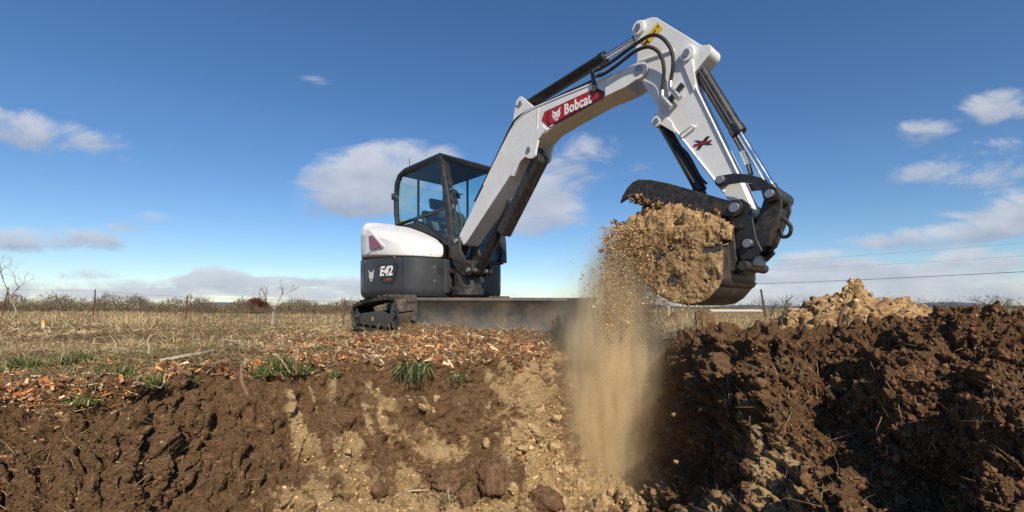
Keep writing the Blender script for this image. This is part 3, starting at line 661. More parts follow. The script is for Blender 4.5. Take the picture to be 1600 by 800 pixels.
def cat_head(mt, s, parent, mat, dark):
    h = flat([(x*s,y*s) for x,y in CAT], mt, .002).build('cat_head_emblem', mat, parent, smooth=0)
    up = mt @ Matrix.Translation((0,0,.0022))
    for sx_ in (-1,1):
        flat([(sx_*x*s,y*s) for x,y in [(.10,.02),(.30,.14),(.27,.04),(.16,-.04)]], up, .001).build('emblem_eye', dark, h, smooth=0)
    flat([(x*s,y*s) for x,y in [(-.09,-.17),(.09,-.17),(.03,-.30),(-.03,-.30)]], up, .001).build('emblem_nose', dark, h, smooth=0)
    for sx_ in (-1,1):
        flat([(sx_*x*s,y*s) for x,y in [(.05,-.32),(.20,-.24),(.10,-.40)]], up, .001).build('emblem_cheek', dark, h, smooth=0)
# counterweight lettering
nR = Vector((-.12,-1,0)).normalized()
flat([(-.20,.12),(.18,.12),(.225,.08),(.14,-.13),(-.02,-.13),(-.10,-.10)], decal_frame((.355,-.876,.80), (.17,-1,0)), .004).build('badge_recess', M_BLACK, EXC, smooth=0)
mt = decal_frame((.355,-.884,.825), (.17,-1,0))
text('model_lettering', 'E42', mt, .17, M_DWHITE, EXC, sx=1.05, bold=.006, shear=.22)
flat([(-.155,.045),(-.09,.045),(-.097,.022),(-.163,.022)], mt @ Matrix.Translation((0,0,.0025)), .001).build('red_letter_accent', M_LENS, EXC, smooth=0)
text('series_lettering', 'R-SERIES', decal_frame((.40,-.876,.715), (.17,-1,0)), .036, M_LENS, EXC, bold=.002, shear=.25)
cat_head(decal_frame((-.02,-.903,.79), (-.0,-1,0)), .15, EXC, M_DWHITE, M_DARK)
text('blade_lettering', 'ANGLE', decal_frame((.775,-.52,1.055), (1,-.16,.25)), .048, M_INK, EXC, bold=.002, shear=.25, sx=.8)
text('blade_lettering', 'BLADE', decal_frame((.782,-.40,1.055), (1,-.05,.25)), .048, M_LENS, EXC, bold=.002, shear=.25, sx=.8)
for z in (.88,.70):
    MB().cyl((.78,-.42,z),(.797,-.42,z),.014,n=12).build('body_bolt', M_PIN, EXC)
for i in range(4): MB().box(.788,.795,-.37,-.29,.80+i*.022,.811+i*.022).build('vent_slot', M_INK, EXC, smooth=0)
MB().tube([(p[0]*1.002,p[1]*1.002,ztop(p)-.001) for p in HP[:14]], .006, n=5).build('panel_gap', M_INK, EXC)
for p_ in ((.62,-.787),(-.30,-.868)): MB().tube([(p_[0],p_[1]*1.001,.60),(p_[0],p_[1]*1.001,.99)], .0045, n=5).build('panel_gap', M_INK, EXC)
MB().box(.50,.56,-.852,-.838,.905,.935).build('hood_latch', M_INK, EXC, bevel=.005)
# tail light: recess, lens
tl = decal_frame((.06,-.892,1.20), (.0,-1,.0))
flat([(x*1.45,y*1.1) for x,y in [(-.16,.20),(-.10,.205),(.19,-.035),(.17,-.055),(-.05,-.07),(-.17,-.10)]], tl, .010).build('light_surround', M_DWHITE, EXC, bevel=.004)
flat([(x*1.5,y*1.15) for x,y in [(-.10,.12),(-.03,.12),(.15,-.035),(-.02,-.05),(-.08,-.03)]], tl @ Matrix.Translation((.01,-.005,.0125)), .010).build('tail_light', M_LENS, EXC, bevel=.003)
# front of the revolving frame: window opening, swing bracket, step, decals
MB().prism([(.735,.54),(.80,.54),(.80,.99),(.735,.99)], -.26,-.10).build('frame_cheek', M_DARK, EXC, bevel=.02)
MB().box(.55,.80,-.10,.10,.60,.90).build('swing_cavity', M_INK, EXC)
MB().loft([[ (1.0+r*math.cos(t)*1.0, BL+.02+r*math.sin(t), z) for t in np.linspace(0,2*math.pi,21)[:-1]] for r,z in ((.19,.50),(.21,.52),(.21,.60),(.18,.62),(.18,.80),(.15,.88))]).build('swing_post', M_STEEL, EXC, smooth=40)
MB().box(.70,1.02,BL-.14,BL+.16,.56,.64).box(.70,1.0,BL-.14,BL+.16,.80,.87).build('swing_lug', M_STEEL, EXC, bevel=.02)
brk = [(.955,1.245),(.985,1.28),(1.04,1.27),(1.07,1.20),(1.085,1.09),(1.20,.94),(1.33,.895),(1.345,.80),(1.28,.755),(1.17,.755),(1.02,.83),(.93,.93),(.90,1.0),(.86,1.0)]
for l_ in (BL-.165, BL+.135): MB().prism(brk, l_, l_+.032).build('boom_bracket', M_STEEL, EXC, bevel=.008)
MB().prism([(.88,.80),(1.25,.77),(1.28,.85),(1.10,.98),(.95,.98)], BL-.12, BL+.12).build('bracket_web', M_STEEL, EXC, bevel=.01)
pin('boom_foot_pin', 1.005, 1.22, BL-.185, BL+.185, .030, EXC); pin('boom_cylinder_pin', 1.265, .825, BL-.19, BL+.19, .032, EXC)
MB().box(.737,.742,.50,.58,1.10,1.17).build('warning_sticker', M_YELLOW, EXC, smooth=0)
MB().box(.737,.742,.36,.50,.86,.93).build('serial_plate', M_PIN, EXC, smooth=0)
MB().prism([(.42,1.0),(.725,1.0),(.72,1.18),(.66,1.42),(.42,1.42)], .40,.86).build('front_side_box', M_BLACK, EXC, bevel=.02)
# --- cab
LR, LL = -.12, .80
CAB = empty('cab', parent=EXC)
rp = [(.46,2.47),(-.50,2.47),(-.64,2.43),(-.73,2.33),(-.765,2.10),(-.755,1.85),(-.71,1.66)]
def both(f):
    for l_ in (LR, LL): f(l_)
for l_ in (LR, LL):
    MB().tube([(s_,l_,z) for s_,z in rp], .042, n=10).build('roof_rail', M_BLACK, CAB)
    MB().tube([(.44,l_,2.475),(.50,l_,2.40),(.60,l_,2.05),(.70,l_,1.62),(.755,l_,1.30),(.765,l_,1.02)], [.044,.06], n=10).build('front_pillar', M_BLACK, CAB)
    MB().tube([(-.72,l_,1.67),(-.30,l_,1.685),(.10,l_,1.70),(.63,l_,1.735)], .026, n=8).build('window_rail', M_BLACK, CAB)
MB().tube([(-.20,LR,1.66),(.15,LR,1.53),(.45,LR,1.37),(.62,LR,1.27),(.70,LR,1.30)], .028, n=8).build('lower_window_rail', M_BLACK, CAB)
# wall under the rail on the right flank, following the hood
MB().prism([(-.74,1.64),(-.20,1.635),(.15,1.505),(.45,1.345),(.70,1.25),(.755,1.0),(-.70,1.0)], LR-.012, LR+.02).build('cab_side_wall', M_BLACK, CAB)
MB().prism([(-.74,1.67),(.62,1.70),(.70,1.25),(.755,1.0),(-.70,1.0)], LL-.01, LL+.02).build('cab_side_wall', M_BLACK, CAB)
roof = MB().loft([[(x,y,z) for x,y in [(.50-i,LR-.03+i),(.50-i,LL+.03-i),(-.52+i,LL+.03-i),(-.68+i,LL-.05-i),(-.68+i,LR+.05+i),(-.52+i,LR-.03+i)]] for i,z in ((.05,2.455),(.012,2.462),(0,2.485),(.02,2.518),(.07,2.532),(.2,2.54))])
roof.build('roof', M_BLACK, CAB, smooth=50)
MB().box(-.62,.42,LR+.03,LL-.03,2.425,2.45).build('headliner', M_LINER, CAB)
MB().tube([(.45,LR,2.47),(.46,LL,2.47)], .035, n=8).build('windscreen_header', M_BLACK, CAB)
MB().tube([(-.75,LR,1.68),(-.75,LL,1.68)], .03, n=8).build('rear_window_rail', M_BLACK, CAB)
MB().box(-.75,-.70,LR,LL,1.0,1.68).build('rear_wall', M_LINER, CAB)
MB().box(-.70,.76,LR+.02,LL-.02,.99,1.03).build('cab_floor', M_INK, CAB)
def pane(name, pts, th=.006, n=(0,1,0)):
    nv = Vector(n)*th; m = MB(); k = len(pts)
    m.add([Vector(p) for p in pts]+[Vector(p)+nv for p in pts], [tuple(range(k)), tuple(range(2*k-1,k-1,-1))]+[(i,i+k,(i+1)%k+k,(i+1)%k) for i in range(k)])
    return m.build(name, M_GLASS, CAB, smooth=0)
for l_ in (LR, LL):
    pane('side_window', [(s_,l_,z) for s_,z in [(.47,2.44),(-.12,2.44),(-.12,1.70),(.62,1.73),(.60,2.05)]])
    pane('rear_side_window', [(s_,l_+.012,z) for s_,z in [(-.10,2.44),(-.50,2.44),(-.63,2.39),(-.70,2.30),(-.73,2.10),(-.72,1.85),(-.69,1.69),(-.10,1.70)]])
    MB().box(-.125,-.095,l_-.004,l_+.02,1.70,2.44).build('window_divider', M_BLACK, CAB)
pane('lower_side_window', [(s_,LR,z) for s_,z in [(-.10,1.64),(.62,1.71),(.66,1.33),(.60,1.30),(.45,1.39)]])
pane('windscreen', [(.475,LR+.04,2.43),(.475,LL-.04,2.43),(.61,LL-.04,2.0),(.70,LL-.04,1.62),(.745,LL-.05,1.25),(.755,LL-.08,1.05),(.755,LR+.08,1.05),(.745,LR+.05,1.25),(.70,LR+.04,1.62),(.61,LR+.04,2.0)], n=(1,0,.3))
pane('rear_window', [(-.75,LR+.04,1.72),(-.75,LL-.04,1.72),(-.75,LL-.04,2.36),(-.75,LR+.04,2.36)], n=(1,0,0))
MB().tube([(.50,LR+.06,2.42),(.57,LR+.07,2.2),(.60,LR+.10,2.05),(.70,LR+.12,1.62),(.74,LR+.15,1.35)], .009, n=6).tube([(.52,LR+.09,2.40),(.60,LR+.11,2.10),(.69,LR+.16,1.75),(.74,LR+.22,1.40)], .006, n=6).build('wiper', M_HOSE, CAB)
MB().box(.565,.60,LR+.05,LR+.13,2.05,2.12).build('wiper_motor', M_DARK, CAB, bevel=.01)
MB().tube([(.60,LL+.02,2.15),(.68,LL+.10,2.18)], .012, n=6).box(.66,.69,LL+.06,LL+.20,2.02,2.28).build('mirror', M_BLACK, CAB, bevel=.012)
MB().tube([(-.66,LR-.01,2.1),(-.70,LR-.10,2.12)], .01, n=6).box(-.72,-.70,LR-.11,LR-.05,2.05,2.15).build('mirror', M_BLACK, CAB, bevel=.01)
MB().tube([(-.55,LR+.12,2.53),(-.56,LR+.12,2.72)], .005, n=6).build('antenna', M_BLACK, CAB)
# seat and controls
MB().prism([(-.42,1.16),(.10,1.18),(.14,1.28),(.08,1.33),(-.34,1.30)], .17,.67).build('seat_cushion', M_SEAT, CAB, bevel=.04)
MB().prism([(-.40,1.28),(-.28,1.30),(-.38,1.70),(-.44,1.92),(-.54,1.90),(-.50,1.60)], .18,.66).build('seat_back', M_SEAT, CAB, bevel=.04)
MB().prism([(-.46,1.94),(-.38,1.94),(-.42,2.12),(-.50,2.12)], .30,.54).build('headrest', M_SEAT, CAB, bevel=.03)
for y in (.02,.66): MB().prism([(-.35,1.03),(.30,1.03),(.34,1.42),(.05,1.46),(-.35,1.40)], y-.05,y+.05).build('control_console', M_DARK, CAB, bevel=.03)
for y in (.03,.65): MB().tube([(.24,y,1.42),(.27,y,1.56)], .012, n=8).cyl((.27,y,1.54),(.28,y,1.65),.024,.02,n=10).build('joystick', M_DARK, CAB)
MB().box(.50,.56,-.06,.06,1.55,1.75).build('display', M_INK, CAB, bevel=.01)
MB().box(-.705,-.60,LR+.03,LR+.13,1.66,1.74).build('yellow_hammer', M_YELLOW, CAB, bevel=.01)
# --- boom: box section, closed by side plates
top = [(1.00,1.29),(1.03,1.325),(1.50,1.85),(1.80,2.185),(1.98,2.375),(2.08,2.455),(2.20,2.505),(2.36,2.520),(2.75,2.512),(3.11,2.50),(3.50,2.495)]
bot = [(1.09,1.16),(1.161,1.194),(1.60,1.56),(1.90,1.805),(2.03,1.915),(2.16,2.02),(2.38,2.15),(2.595,2.224),(2.90,2.275),(3.20,2.315),(3.50,2.345)]
BWD = .118
m = MB()
rings = []
for t_, b_ in zip(top, bot): rings.append([(t_[0],BL-BWD,t_[1]),(t_[0],BL+BWD,t_[1]),(b_[0],BL+BWD,b_[1]),(b_[0],BL-BWD,b_[1])])
m.loft(rings)
boom = m.build('boom', M_WHITE, EXC, bevel=.006, smooth=28)
# flanges that stand proud of the side plates along the top edge
MB().tube([(t_[0]+.004,BL-BWD+.004,t_[1]+.004) for t_ in top[2:]], .012, n=6).build('weld_flange', M_WHITE, boom)
for l_ in (BL-BWD-.014, BL+BWD-.010):
    ear = [(3.30,2.325),(3.52,2.335)]+arc(3.656,2.435,.078,-110,100,12)+[(3.52,2.50),(3.30,2.505)]
    MB().prism(ear, l_, l_+.024).build('boom_tip_ear', M_WHITE, boom, bevel=.005)
    gus = [(2.00,1.86),(2.05,1.845),(2.16,1.985),(2.235,2.02),(2.29,1.99)]+arc(2.345,2.03,.055,-100,10,6)+[(2.44,2.16),(2.56,2.235),(2.50,2.30),(2.22,2.20),(2.08,2.05)]
    MB().prism(gus, l_-.002, l_+.026).build('cylinder_ear', M_WHITE, boom, bevel=.004)
    br = [(1.98,2.36),(2.03,2.60),(2.06,2.70)]+arc(2.12,2.685,.05,140,40,6)+[(2.33,2.56),(2.34,2.50),(2.15,2.44)]
    MB().prism(br, BL-.10 if l_ < BL else BL+.075, BL-.075 if l_ < BL else BL+.10).build('arm_cylinder_lug', M_WHITE, boom, bevel=.004)
MB().prism([(2.395,2.20),(2.405,2.20),(2.435,2.50),(2.425,2.50)], BL-BWD-.006, BL-BWD+.002).build('weld_seam', M_WHITE, boom)
pin('arm_pin', 3.656, 2.437, BL-BWD-.022, BL+BWD+.022, .040, EXC)
pin('boom_cylinder_upper_pin', 2.30, 2.085, BL-BWD-.03, BL+BWD+.03, .030, EXC)
pin('arm_cylinder_pin', 2.135, 2.655, BL-.115, BL+.115, .026, EXC)
pin('lug_bolt', 2.07, 2.645, BL-.105, BL+.105, .012, EXC, M_INK)
# decal on the boom
dp = [(2.522,2.432),(3.195,2.448),(3.294,2.372),(3.272,2.318),(2.60,2.236),(2.476,2.354)]
def side_poly(name, pts, mat, parent, off, th=.0015):
    return MB().prism(pts, BL-off-th, BL-off).build(name, mat, parent, smooth=0)
dec = side_poly('boom_decal', dp, M_DKRED, EXC, BWD+.001)
side_poly('decal_red_field', [(2.515,2.424),(2.58,2.425),(2.545,2.335),(2.575,2.262),(2.565,2.258),(2.488,2.352)], M_RED, dec, BWD+.003)
side_poly('decal_red_field', [(2.60,2.427),(3.165,2.438),(3.225,2.39),(3.215,2.345),(2.90,2.302),(2.605,2.268),(2.565,2.335)], M_RED, dec, BWD+.003)
side_poly('decal_pale_edge', [(2.60,2.2445),(2.66,2.252),(2.64,2.262),(2.595,2.258)], M_DWHITE, dec, BWD+.003)
def side_frame(s_, z, off, slope=0):
    x = Vector((1,0,0)); n = Vector((0,-1,0)); y = Vector((0,0,1))
    mt = Matrix((x,y,n)).transposed().to_4x4(); mt.translation = Vector((s_, BL-off, z)); return mt @ Matrix.Rotation(slope,4,'Z')
text('boom_lettering', 'Bobcat', side_frame(2.965,2.362,BWD+.006,R(2.0)), .150, M_DWHITE, dec, sx=.74, bold=.0045, sp=1.1)
cat_head(side_frame(2.690,2.348,BWD+.005,R(2)), .118, dec, M_DWHITE, M_RED)
# --- arm (dipper)
AH = .088
outl = [(3.575,2.80)]+arc(3.640,2.825,.068,190,75,8)+[(3.76,2.872),(3.80,2.85),(4.20,2.44)]+arc(4.215,2.385,.058,45,-60,6)+[(4.13,2.24),(4.155,2.10),(4.35,1.62),(4.47,1.345),(4.555,1.13)]+arc(4.505,1.085,.062,20,-170,8)+[(4.36,1.25),(4.10,1.63),(3.83,2.045),(3.665,2.34),(3.60,2.46),(3.615,2.60)]
arm = MB().prism(outl, BL-AH, BL+AH).build('arm', M_WHITE, EXC, bevel=.005, smooth=28)
for a_, b_ in (((4.145,2.13),(4.48,1.34)),((3.84,2.03),(4.37,1.24))):
    MB().tube([(a_[0],BL-AH-.002,a_[1]),(b_[0],BL-AH-.002,b_[1])], .010, n=6).build('weld_flange', M_WHITE, arm)
MB().tube([(3.66,BL-AH-.003,2.53),(3.96,BL-AH-.003,2.50)], .013, n=6).build('weld_flange', M_WHITE, arm)
for s_, z, r, l_ in ((3.640,2.825,.060,.030),(4.085,2.415,.062,.032)):
    for sg in (-1,1):
        MB().cyl((s_,BL+sg*(AH-.002),z),(s_,BL+sg*(AH+l_),z), r, n=24).build('pin_boss', M_WHITE, arm, bevel=.006)
        MB().cyl((s_,BL+sg*(AH+l_-.004),z),(s_,BL+sg*(AH+l_+.010),z), r*.52, n=18).build('boss_pin', M_PIN, arm, bevel=.003)
MB().prism([(4.04,2.36),(4.125,2.36),(4.155,2.16),(4.135,2.10)], BL-AH-.016, BL-AH+.002).build('boss_gusset', M_WHITE, arm, bevel=.004)
for sg in (-1,1):
    MB().cyl((3.815,BL+sg*.075,1.945),(3.815,BL+sg*(AH+.028),1.945), .046, n=20).build('pin_boss', M_WHITE, arm, bevel=.005)
    MB().cyl((3.815,BL+sg*(AH+.02),1.945),(3.815,BL+sg*(AH+.036),1.945), .026, n=16).build('boss_pin', M_PIN, arm, bevel=.003)
    MB().prism([(3.78,1.98),(3.83,2.05),(3.95,1.90),(3.98,1.80),(3.86,1.90)], BL+sg*AH-.012, BL+sg*AH+.012).build('cylinder_ear', M_WHITE, arm, bevel=.004)
MB().tube([(4.02,BL-AH-.005,1.74),(4.035,BL-AH-.035,1.77),(4.13,BL-AH-.035,1.815),(4.15,BL-AH-.005,1.80)], .009, n=8).build('grab_handle', M_WHITE, arm)
yd = side_poly('warning_decal', [(3.815,2.80),(3.862,2.728),(3.70,2.628),(3.648,2.695)], M_YELLOW, EXC, AH+.001)
for pts in ([(3.815,2.785),(3.85,2.735),(3.825,2.72),(3.79,2.77)],): 
    pass
for (a_, b_) in ((3.818,2.765),(3.79,2.738),(3.775,2.722)): side_poly('decal_print', [(a_-.010,b_),(a_,b_+.012),(a_+.010,b_),(a_,b_-.012)], M_INK, yd, AH+.003)
side_poly('decal_print', [(3.665,2.69),(3.70,2.635),(3.706,2.639),(3.671,2.694)], M_INK, yd, AH+.003)
side_poly('decal_print', [(3.70,2.71),(3.735,2.655),(3.741,2.659),(3.706,2.714)], M_INK, yd, AH+.003)
side_poly('decal_print', [(3.69,2.682),(3.715,2.69),(3.72,2.665),(3.70,2.655)], M_INK, yd, AH+.003)
xd = side_poly('cross_decal', [(4.135,1.70),(4.175,1.69),(4.20,1.675),(4.235,1.705),(4.265,1.70),(4.23,1.662),(4.285,1.63),(4.245,1.635),(4.21,1.648),(4.18,1.615),(4.15,1.62),(4.185,1.66)], M_INK, EXC, AH+.001)
side_poly('decal_red_bar', [(4.13,1.668),(4.28,1.668),(4.275,1.652),(4.135,1.648)], M_LENS, xd, AH+.003)
# --- hydraulic cylinders
def cylinder(name, p0, p1, rb, rr, frac, sub=True):
    p0, p1 = Vector((p0[0],BL,p0[1])), Vector((p1[0],BL,p1[1])); d = p1-p0; e = p0+d*frac; u = d.normalized()
    b = MB().cyl(p0+u*.02, e, rb, n=24).cyl(e-u*.05, e+u*.012, rb*1.10, n=24).build(name, M_BLACK, EXC, bevel=.004)
    MB().cyl(e, p1-u*.04, rr, n=18).build('piston_rod', M_CHROME, b)
    MB().cyl((p0[0],BL-.055,p0[2]),(p0[0],BL+.055,p0[2]), rb*.95, n=20).build('cylinder_eye', M_BLACK, b, bevel=.005)
    MB().cyl((p1[0],BL-.055,p1[2]),(p1[0],BL+.055,p1[2]), rr*1.6, n=20).cyl(p1-u*.11, p1-u*.02, rr*1.25, n=16).build('rod_eye', M_BLACK, b, bevel=.005)
    s_ = Vector((u.z,0,-u.x))
    MB().tube([p0+u*.10+Vector((0,-rb-.012,0)), p0+u*.35+Vector((0,-rb-.014,0)), e-u*.06+Vector((0,-rb-.012,0))], .009, n=6).build('hydraulic_line', M_HOSE, b)
    return b, u
cylinder('boom_cylinder', (1.265,.825), (2.30,2.085), .062, .032, .60)
MB().prism([(1.70,1.285),(1.78,1.205),(2.395,1.955),(2.385,2.035),(2.33,2.06)], BL-.075, BL+.075).build('rod_guard', M_STEEL, EXC, bevel=.006)
cylinder('arm_cylinder', (2.135,2.655), (3.640,2.825), .056, .028, .71)
cylinder('bucket_cylinder', (4.085,2.415), (4.722,1.15), .052, .027, .565)
cylinder('thumb_cylinder', (3.815,1.945), (4.20,1.21), .044, .024, .86)
# --- linkage, thumb, coupler
for l_ in (BL-.175, BL+.150):
    lk = arc(4.385,1.312,.050,130,290,8)+[(4.44,1.272),(4.53,1.268),(4.60,1.245),(4.66,1.19)]+arc(4.722,1.145,.052,-150,50,10)+[(4.72,1.22),(4.66,1.275),(4.58,1.315),(4.48,1.345)]
    MB().prism(lk, l_, l_+.026).build('side_link', M_BLACK, EXC, bevel=.005)
pin('link_pin', 4.385, 1.312, BL-.205, BL+.205, .030, EXC); pin('link_end_pin', 4.722, 1.145, BL-.205, BL+.205, .030, EXC)
MB().cyl((4.722,BL-.145,1.145),(4.722,BL+.145,1.145), .055, n=22).build('link_bushing', M_STEEL, EXC, bevel=.006)
for l_ in (BL-.115, BL+.085):
    MB().prism([(4.67,1.16),(4.77,1.16),(4.775,1.05),(4.73,.93),(4.68,.80),(4.62,.76),(4.56,.80),(4.60,.95)], l_, l_+.03).build('bucket_link', M_STEEL, EXC, bevel=.006)
MB().prism([(4.70,1.05),(4.76,1.06),(4.72,.90),(4.66,.80),(4.64,.82)], BL-.09, BL+.09).build('link_web', M_STEEL, EXC, bevel=.006)
MB().tube([(4.75,BL,1.0),(4.80,BL,.93),(4.79,BL,.87),(4.745,BL,.865),(4.735,BL,.92)], .014, n=8, smooth=4).build('lifting_eye', M_STEEL, EXC)
for l_ in (BL-.150, BL+.125):
    MB().prism([(4.435,1.13),(4.52,1.155),(4.58,1.10),(4.62,.86),(4.66,.76),(4.60,.70),(4.52,.70),(4.46,.78),(4.44,.95)], l_, l_+.026).build('coupler_plate', M_BLACK, EXC, bevel=.006)
pin('thumb_pin', 4.490, 1.085, BL-.215, BL+.215, .036, EXC); pin('coupler_pin', 4.575, .815, BL-.20, BL+.20, .032, EXC); pin('coupler_bolt', 4.515, .945, BL-.175, BL+.175, .018, EXC, M_STEEL)
MB().cyl((4.575,BL-.12,.815),(4.575,BL+.12,.815), .052, n=20).build('coupler_bushing', M_STEEL, EXC, bevel=.005)
MB().cyl((4.50,BL-.145,1.085),(4.50,BL+.145,1.085), .058, n=20).build('arm_end_bushing', M_STEEL, EXC, bevel=.006)
MB().cyl((4.55,BL-.21,.655),(4.55,BL+.235,.655), .036, n=20).build('coupler_hook_tube', M_STEEL, EXC, bevel=.006)
MB().prism([(4.46,.80),(4.60,.74),(4.60,.66),(4.50,.60),(4.45,.62)], BL-.13, BL+.13).build('coupler_body', M_BLACK, EXC, bevel=.008)
th_o = [(3.505,1.285),(3.53,1.345),(3.578,1.405),(3.63,1.445),(3.69,1.458),(3.803,1.432),(3.98,1.365),(4.165,1.278),(4.449,1.145)]+arc(4.480,1.085,.062,90,-90,8)+[(4.36,1.050),(4.113,1.112),(3.90,1.185),(3.785,1.235),(3.72,1.285),(3.68,1.325),(3.63,1.335),(3.578,1.318),(3.53,1.295)]
for l_ in (BL-.195, BL+.165): MB().prism(th_o, l_, l_+.030).build('thumb_plate', M_STEEL, EXC, bevel=.005)
MB().prism([(3.60,1.40),(3.69,1.435),(3.80,1.41),(4.10,1.285),(4.12,1.24),(3.80,1.36),(3.69,1.39),(3.62,1.365)], BL-.165, BL+.165).build('thumb_web', M_STEEL, EXC, bevel=.005)
MB().cyl((4.055,BL-.20,1.215),(4.055,BL+.20,1.215), .020, n=14).build('thumb_bolt', M_INK, EXC)
# --- bucket
bp = [(3.545,1.03),(3.66,.80),(3.79,.60),(3.92,.475),(4.05,.40),(4.20,.368),(4.30,.385),(4.37,.43),(4.44,.515),(4.462,.58),(4.455,.76),(4.432,.965)]
B0, B1 = BL-.325, BL+.315
m = MB(); n = len(bp)
cx_, cz_ = 4.1, .78
def insetp(p, k): 
    d = Vector((cx_-p[0], cz_-p[1])).normalized(); return (p[0]+d.x*k, p[1]+d.y*k)
shell = bp+[insetp(p,.022) for p in bp][::-1]
bucket = m.prism(shell, B0, B1).build('bucket', M_BUCKET, EXC, bevel=.003, smooth=25)
for l_ in (B0-.002, B1-.020):
    MB().prism([insetp(p,.010) for p in bp], l_, l_+.022).build('bucket_side', M_BUCKET, bucket, bevel=.002)
MB().prism([(4.44,.512),(4.452,.520),(4.470,.555),(4.458,.55)], B0-.004, B1+.004).build('wear_bar', M_BUCKET, bucket)
MB().prism([(3.60,.92),(3.535,1.045),(3.55,1.055),(3.64,.93)], B0-.006, B1+.006).build('bucket_lip', M_BUCKET, bucket, bevel=.003)
for i in range(5):
    y = B0+.05+i*(B1-B0-.10)/4
    MB().loft([[(3.585,y-.034,.955),(3.585,y+.034,.955),(3.63,y+.034,.975),(3.63,y-.034,.975)],[(3.545,y-.030,1.045),(3.545,y+.030,1.045),(3.575,y+.030,1.06),(3.575,y-.030,1.06)],[(3.500,y-.022,1.125),(3.500,y+.022,1.125),(3.507,y+.022,1.13),(3.507,y-.022,1.13)]]).build('bucket_tooth', M_BUCKET, bucket, bevel=.003)
MB().prism([(4.38,.97),(4.47,.97),(4.50,.70),(4.46,.62),(4.44,.75)], BL-.19, BL-.165).prism([(4.38,.97),(4.47,.97),(4.50,.70),(4.46,.62),(4.44,.75)], BL+.165, BL+.19).build('bucket_ear', M_BUCKET, bucket, bevel=.004)
# --- hoses
h1 = [(3.18,-.20,2.60),(3.30,-.225,2.585),(3.438,-.24,2.595),(3.636,-.25,2.632),(3.798,-.25,2.652),(3.905,-.24,2.592),(3.978,-.22,2.462),(3.980,-.20,2.344),(3.95,-.185,2.23)]
h2 = [(3.20,-.20,2.545),(3.30,-.225,2.52),(3.438,-.24,2.530),(3.66,-.25,2.578),(3.798,-.25,2.556),(3.886,-.235,2.462),(3.906,-.21,2.333),(3.875,-.185,2.18)]
for h in (h1,h2):
    MB().tube(h, .0155, n=8, smooth=6).build('hydraulic_hose', M_HOSE, EXC)
    a_, b_ = Vector(h[-1]), Vector(h[-1])+Vector((.0,0,-.055)); 
    MB().cyl(a_, b_, .019, n=10).cyl(b_, b_+Vector((.045,-.005,-.06)), .021, n=10).cyl(b_+Vector((.045,-.005,-.06)), b_+Vector((.085,-.005,-.115)), .024, n=10).build('hose_fitting', M_BRASS, EXC)
    MB().cyl(Vector(h[0]), Vector(h[0])+Vector((.07,-.005,.0)), .018, n=10).build('hose_fitting', M_BRASS, EXC)
MB().prism([(3.895,2.065),(4.045,2.19),(4.06,2.165),(3.91,2.045)], BL-AH-.045, BL-AH+.004).build('fitting_bracket', M_DARK, EXC, bevel=.004)
MB().prism([(3.165,2.42),(3.195,2.40),(3.205,2.43),(3.165,2.62),(3.135,2.63)], BL-BWD-.025, BL-BWD-.001).build('hose_clamp_bracket', M_BLACK, EXC, bevel=.003)
for z in (2.425,2.455): MB().cyl((3.185,BL-BWD-.034,z),(3.185,BL-BWD-.02,z),.010,n=8).build('bracket_bolt', M_PIN, EXC)
for k_, off in enumerate((.0,.03,.06)):
    MB().tube([(1.30,BL-.10+off,1.69),(1.7,BL-.11+off,2.11),(1.97,BL-.115+off,2.41),(2.12,BL-.12+off,2.50),(2.40,BL-.10+off,2.54),(2.8,BL-.10+off,2.545),(3.15,BL-.11+off,2.54)], .011, n=6, smooth=4).build('hydraulic_line', M_BRASS if k_==1 else M_HOSE, EXC)
MB().tube([(3.40,BL+.10,2.53),(3.52,BL+.10,2.54),(3.60,BL+.08,2.62),(3.66,BL+.06,2.70)], .016, n=8, smooth=4).build('hydraulic_hose', M_HOSE, EXC)
for k_, off in enumerate((-.02,.02)):
    MB().tube([(4.13,BL+off,2.30),(4.20,BL+off,2.15),(4.30,BL+off,1.93),(4.42,BL+off,1.66),(4.50,BL+off,1.48),(4.535,BL+off,1.36)], .012, n=6, smooth=4).build('hydraulic_hose', M_HOSE, EXC)
    MB().cyl((4.475,BL+off,1.54),(4.515,BL+off,1.43),.018,n=8).build('hose_fitting', M_BRASS, EXC)
MB().tube([(3.95,BL-.05,1.74),(4.06,BL-.05,1.62),(4.16,BL-.05,1.42),(4.22,BL-.05,1.34)], .011, n=6, smooth=4).build('hydraulic_hose', M_HOSE, EXC)
for k_ in range(4):
    MB().tube([(.72,.02+.03*k_,1.05),(.86,.02+.025*k_,1.25),(.98,.0+.02*k_,1.52),(1.10,-.02+.015*k_,1.64),(1.22,-.06+.02*k_,1.56)], .017, n=8, smooth=5).build('hydraulic_hose', M_HOSE, EXC)

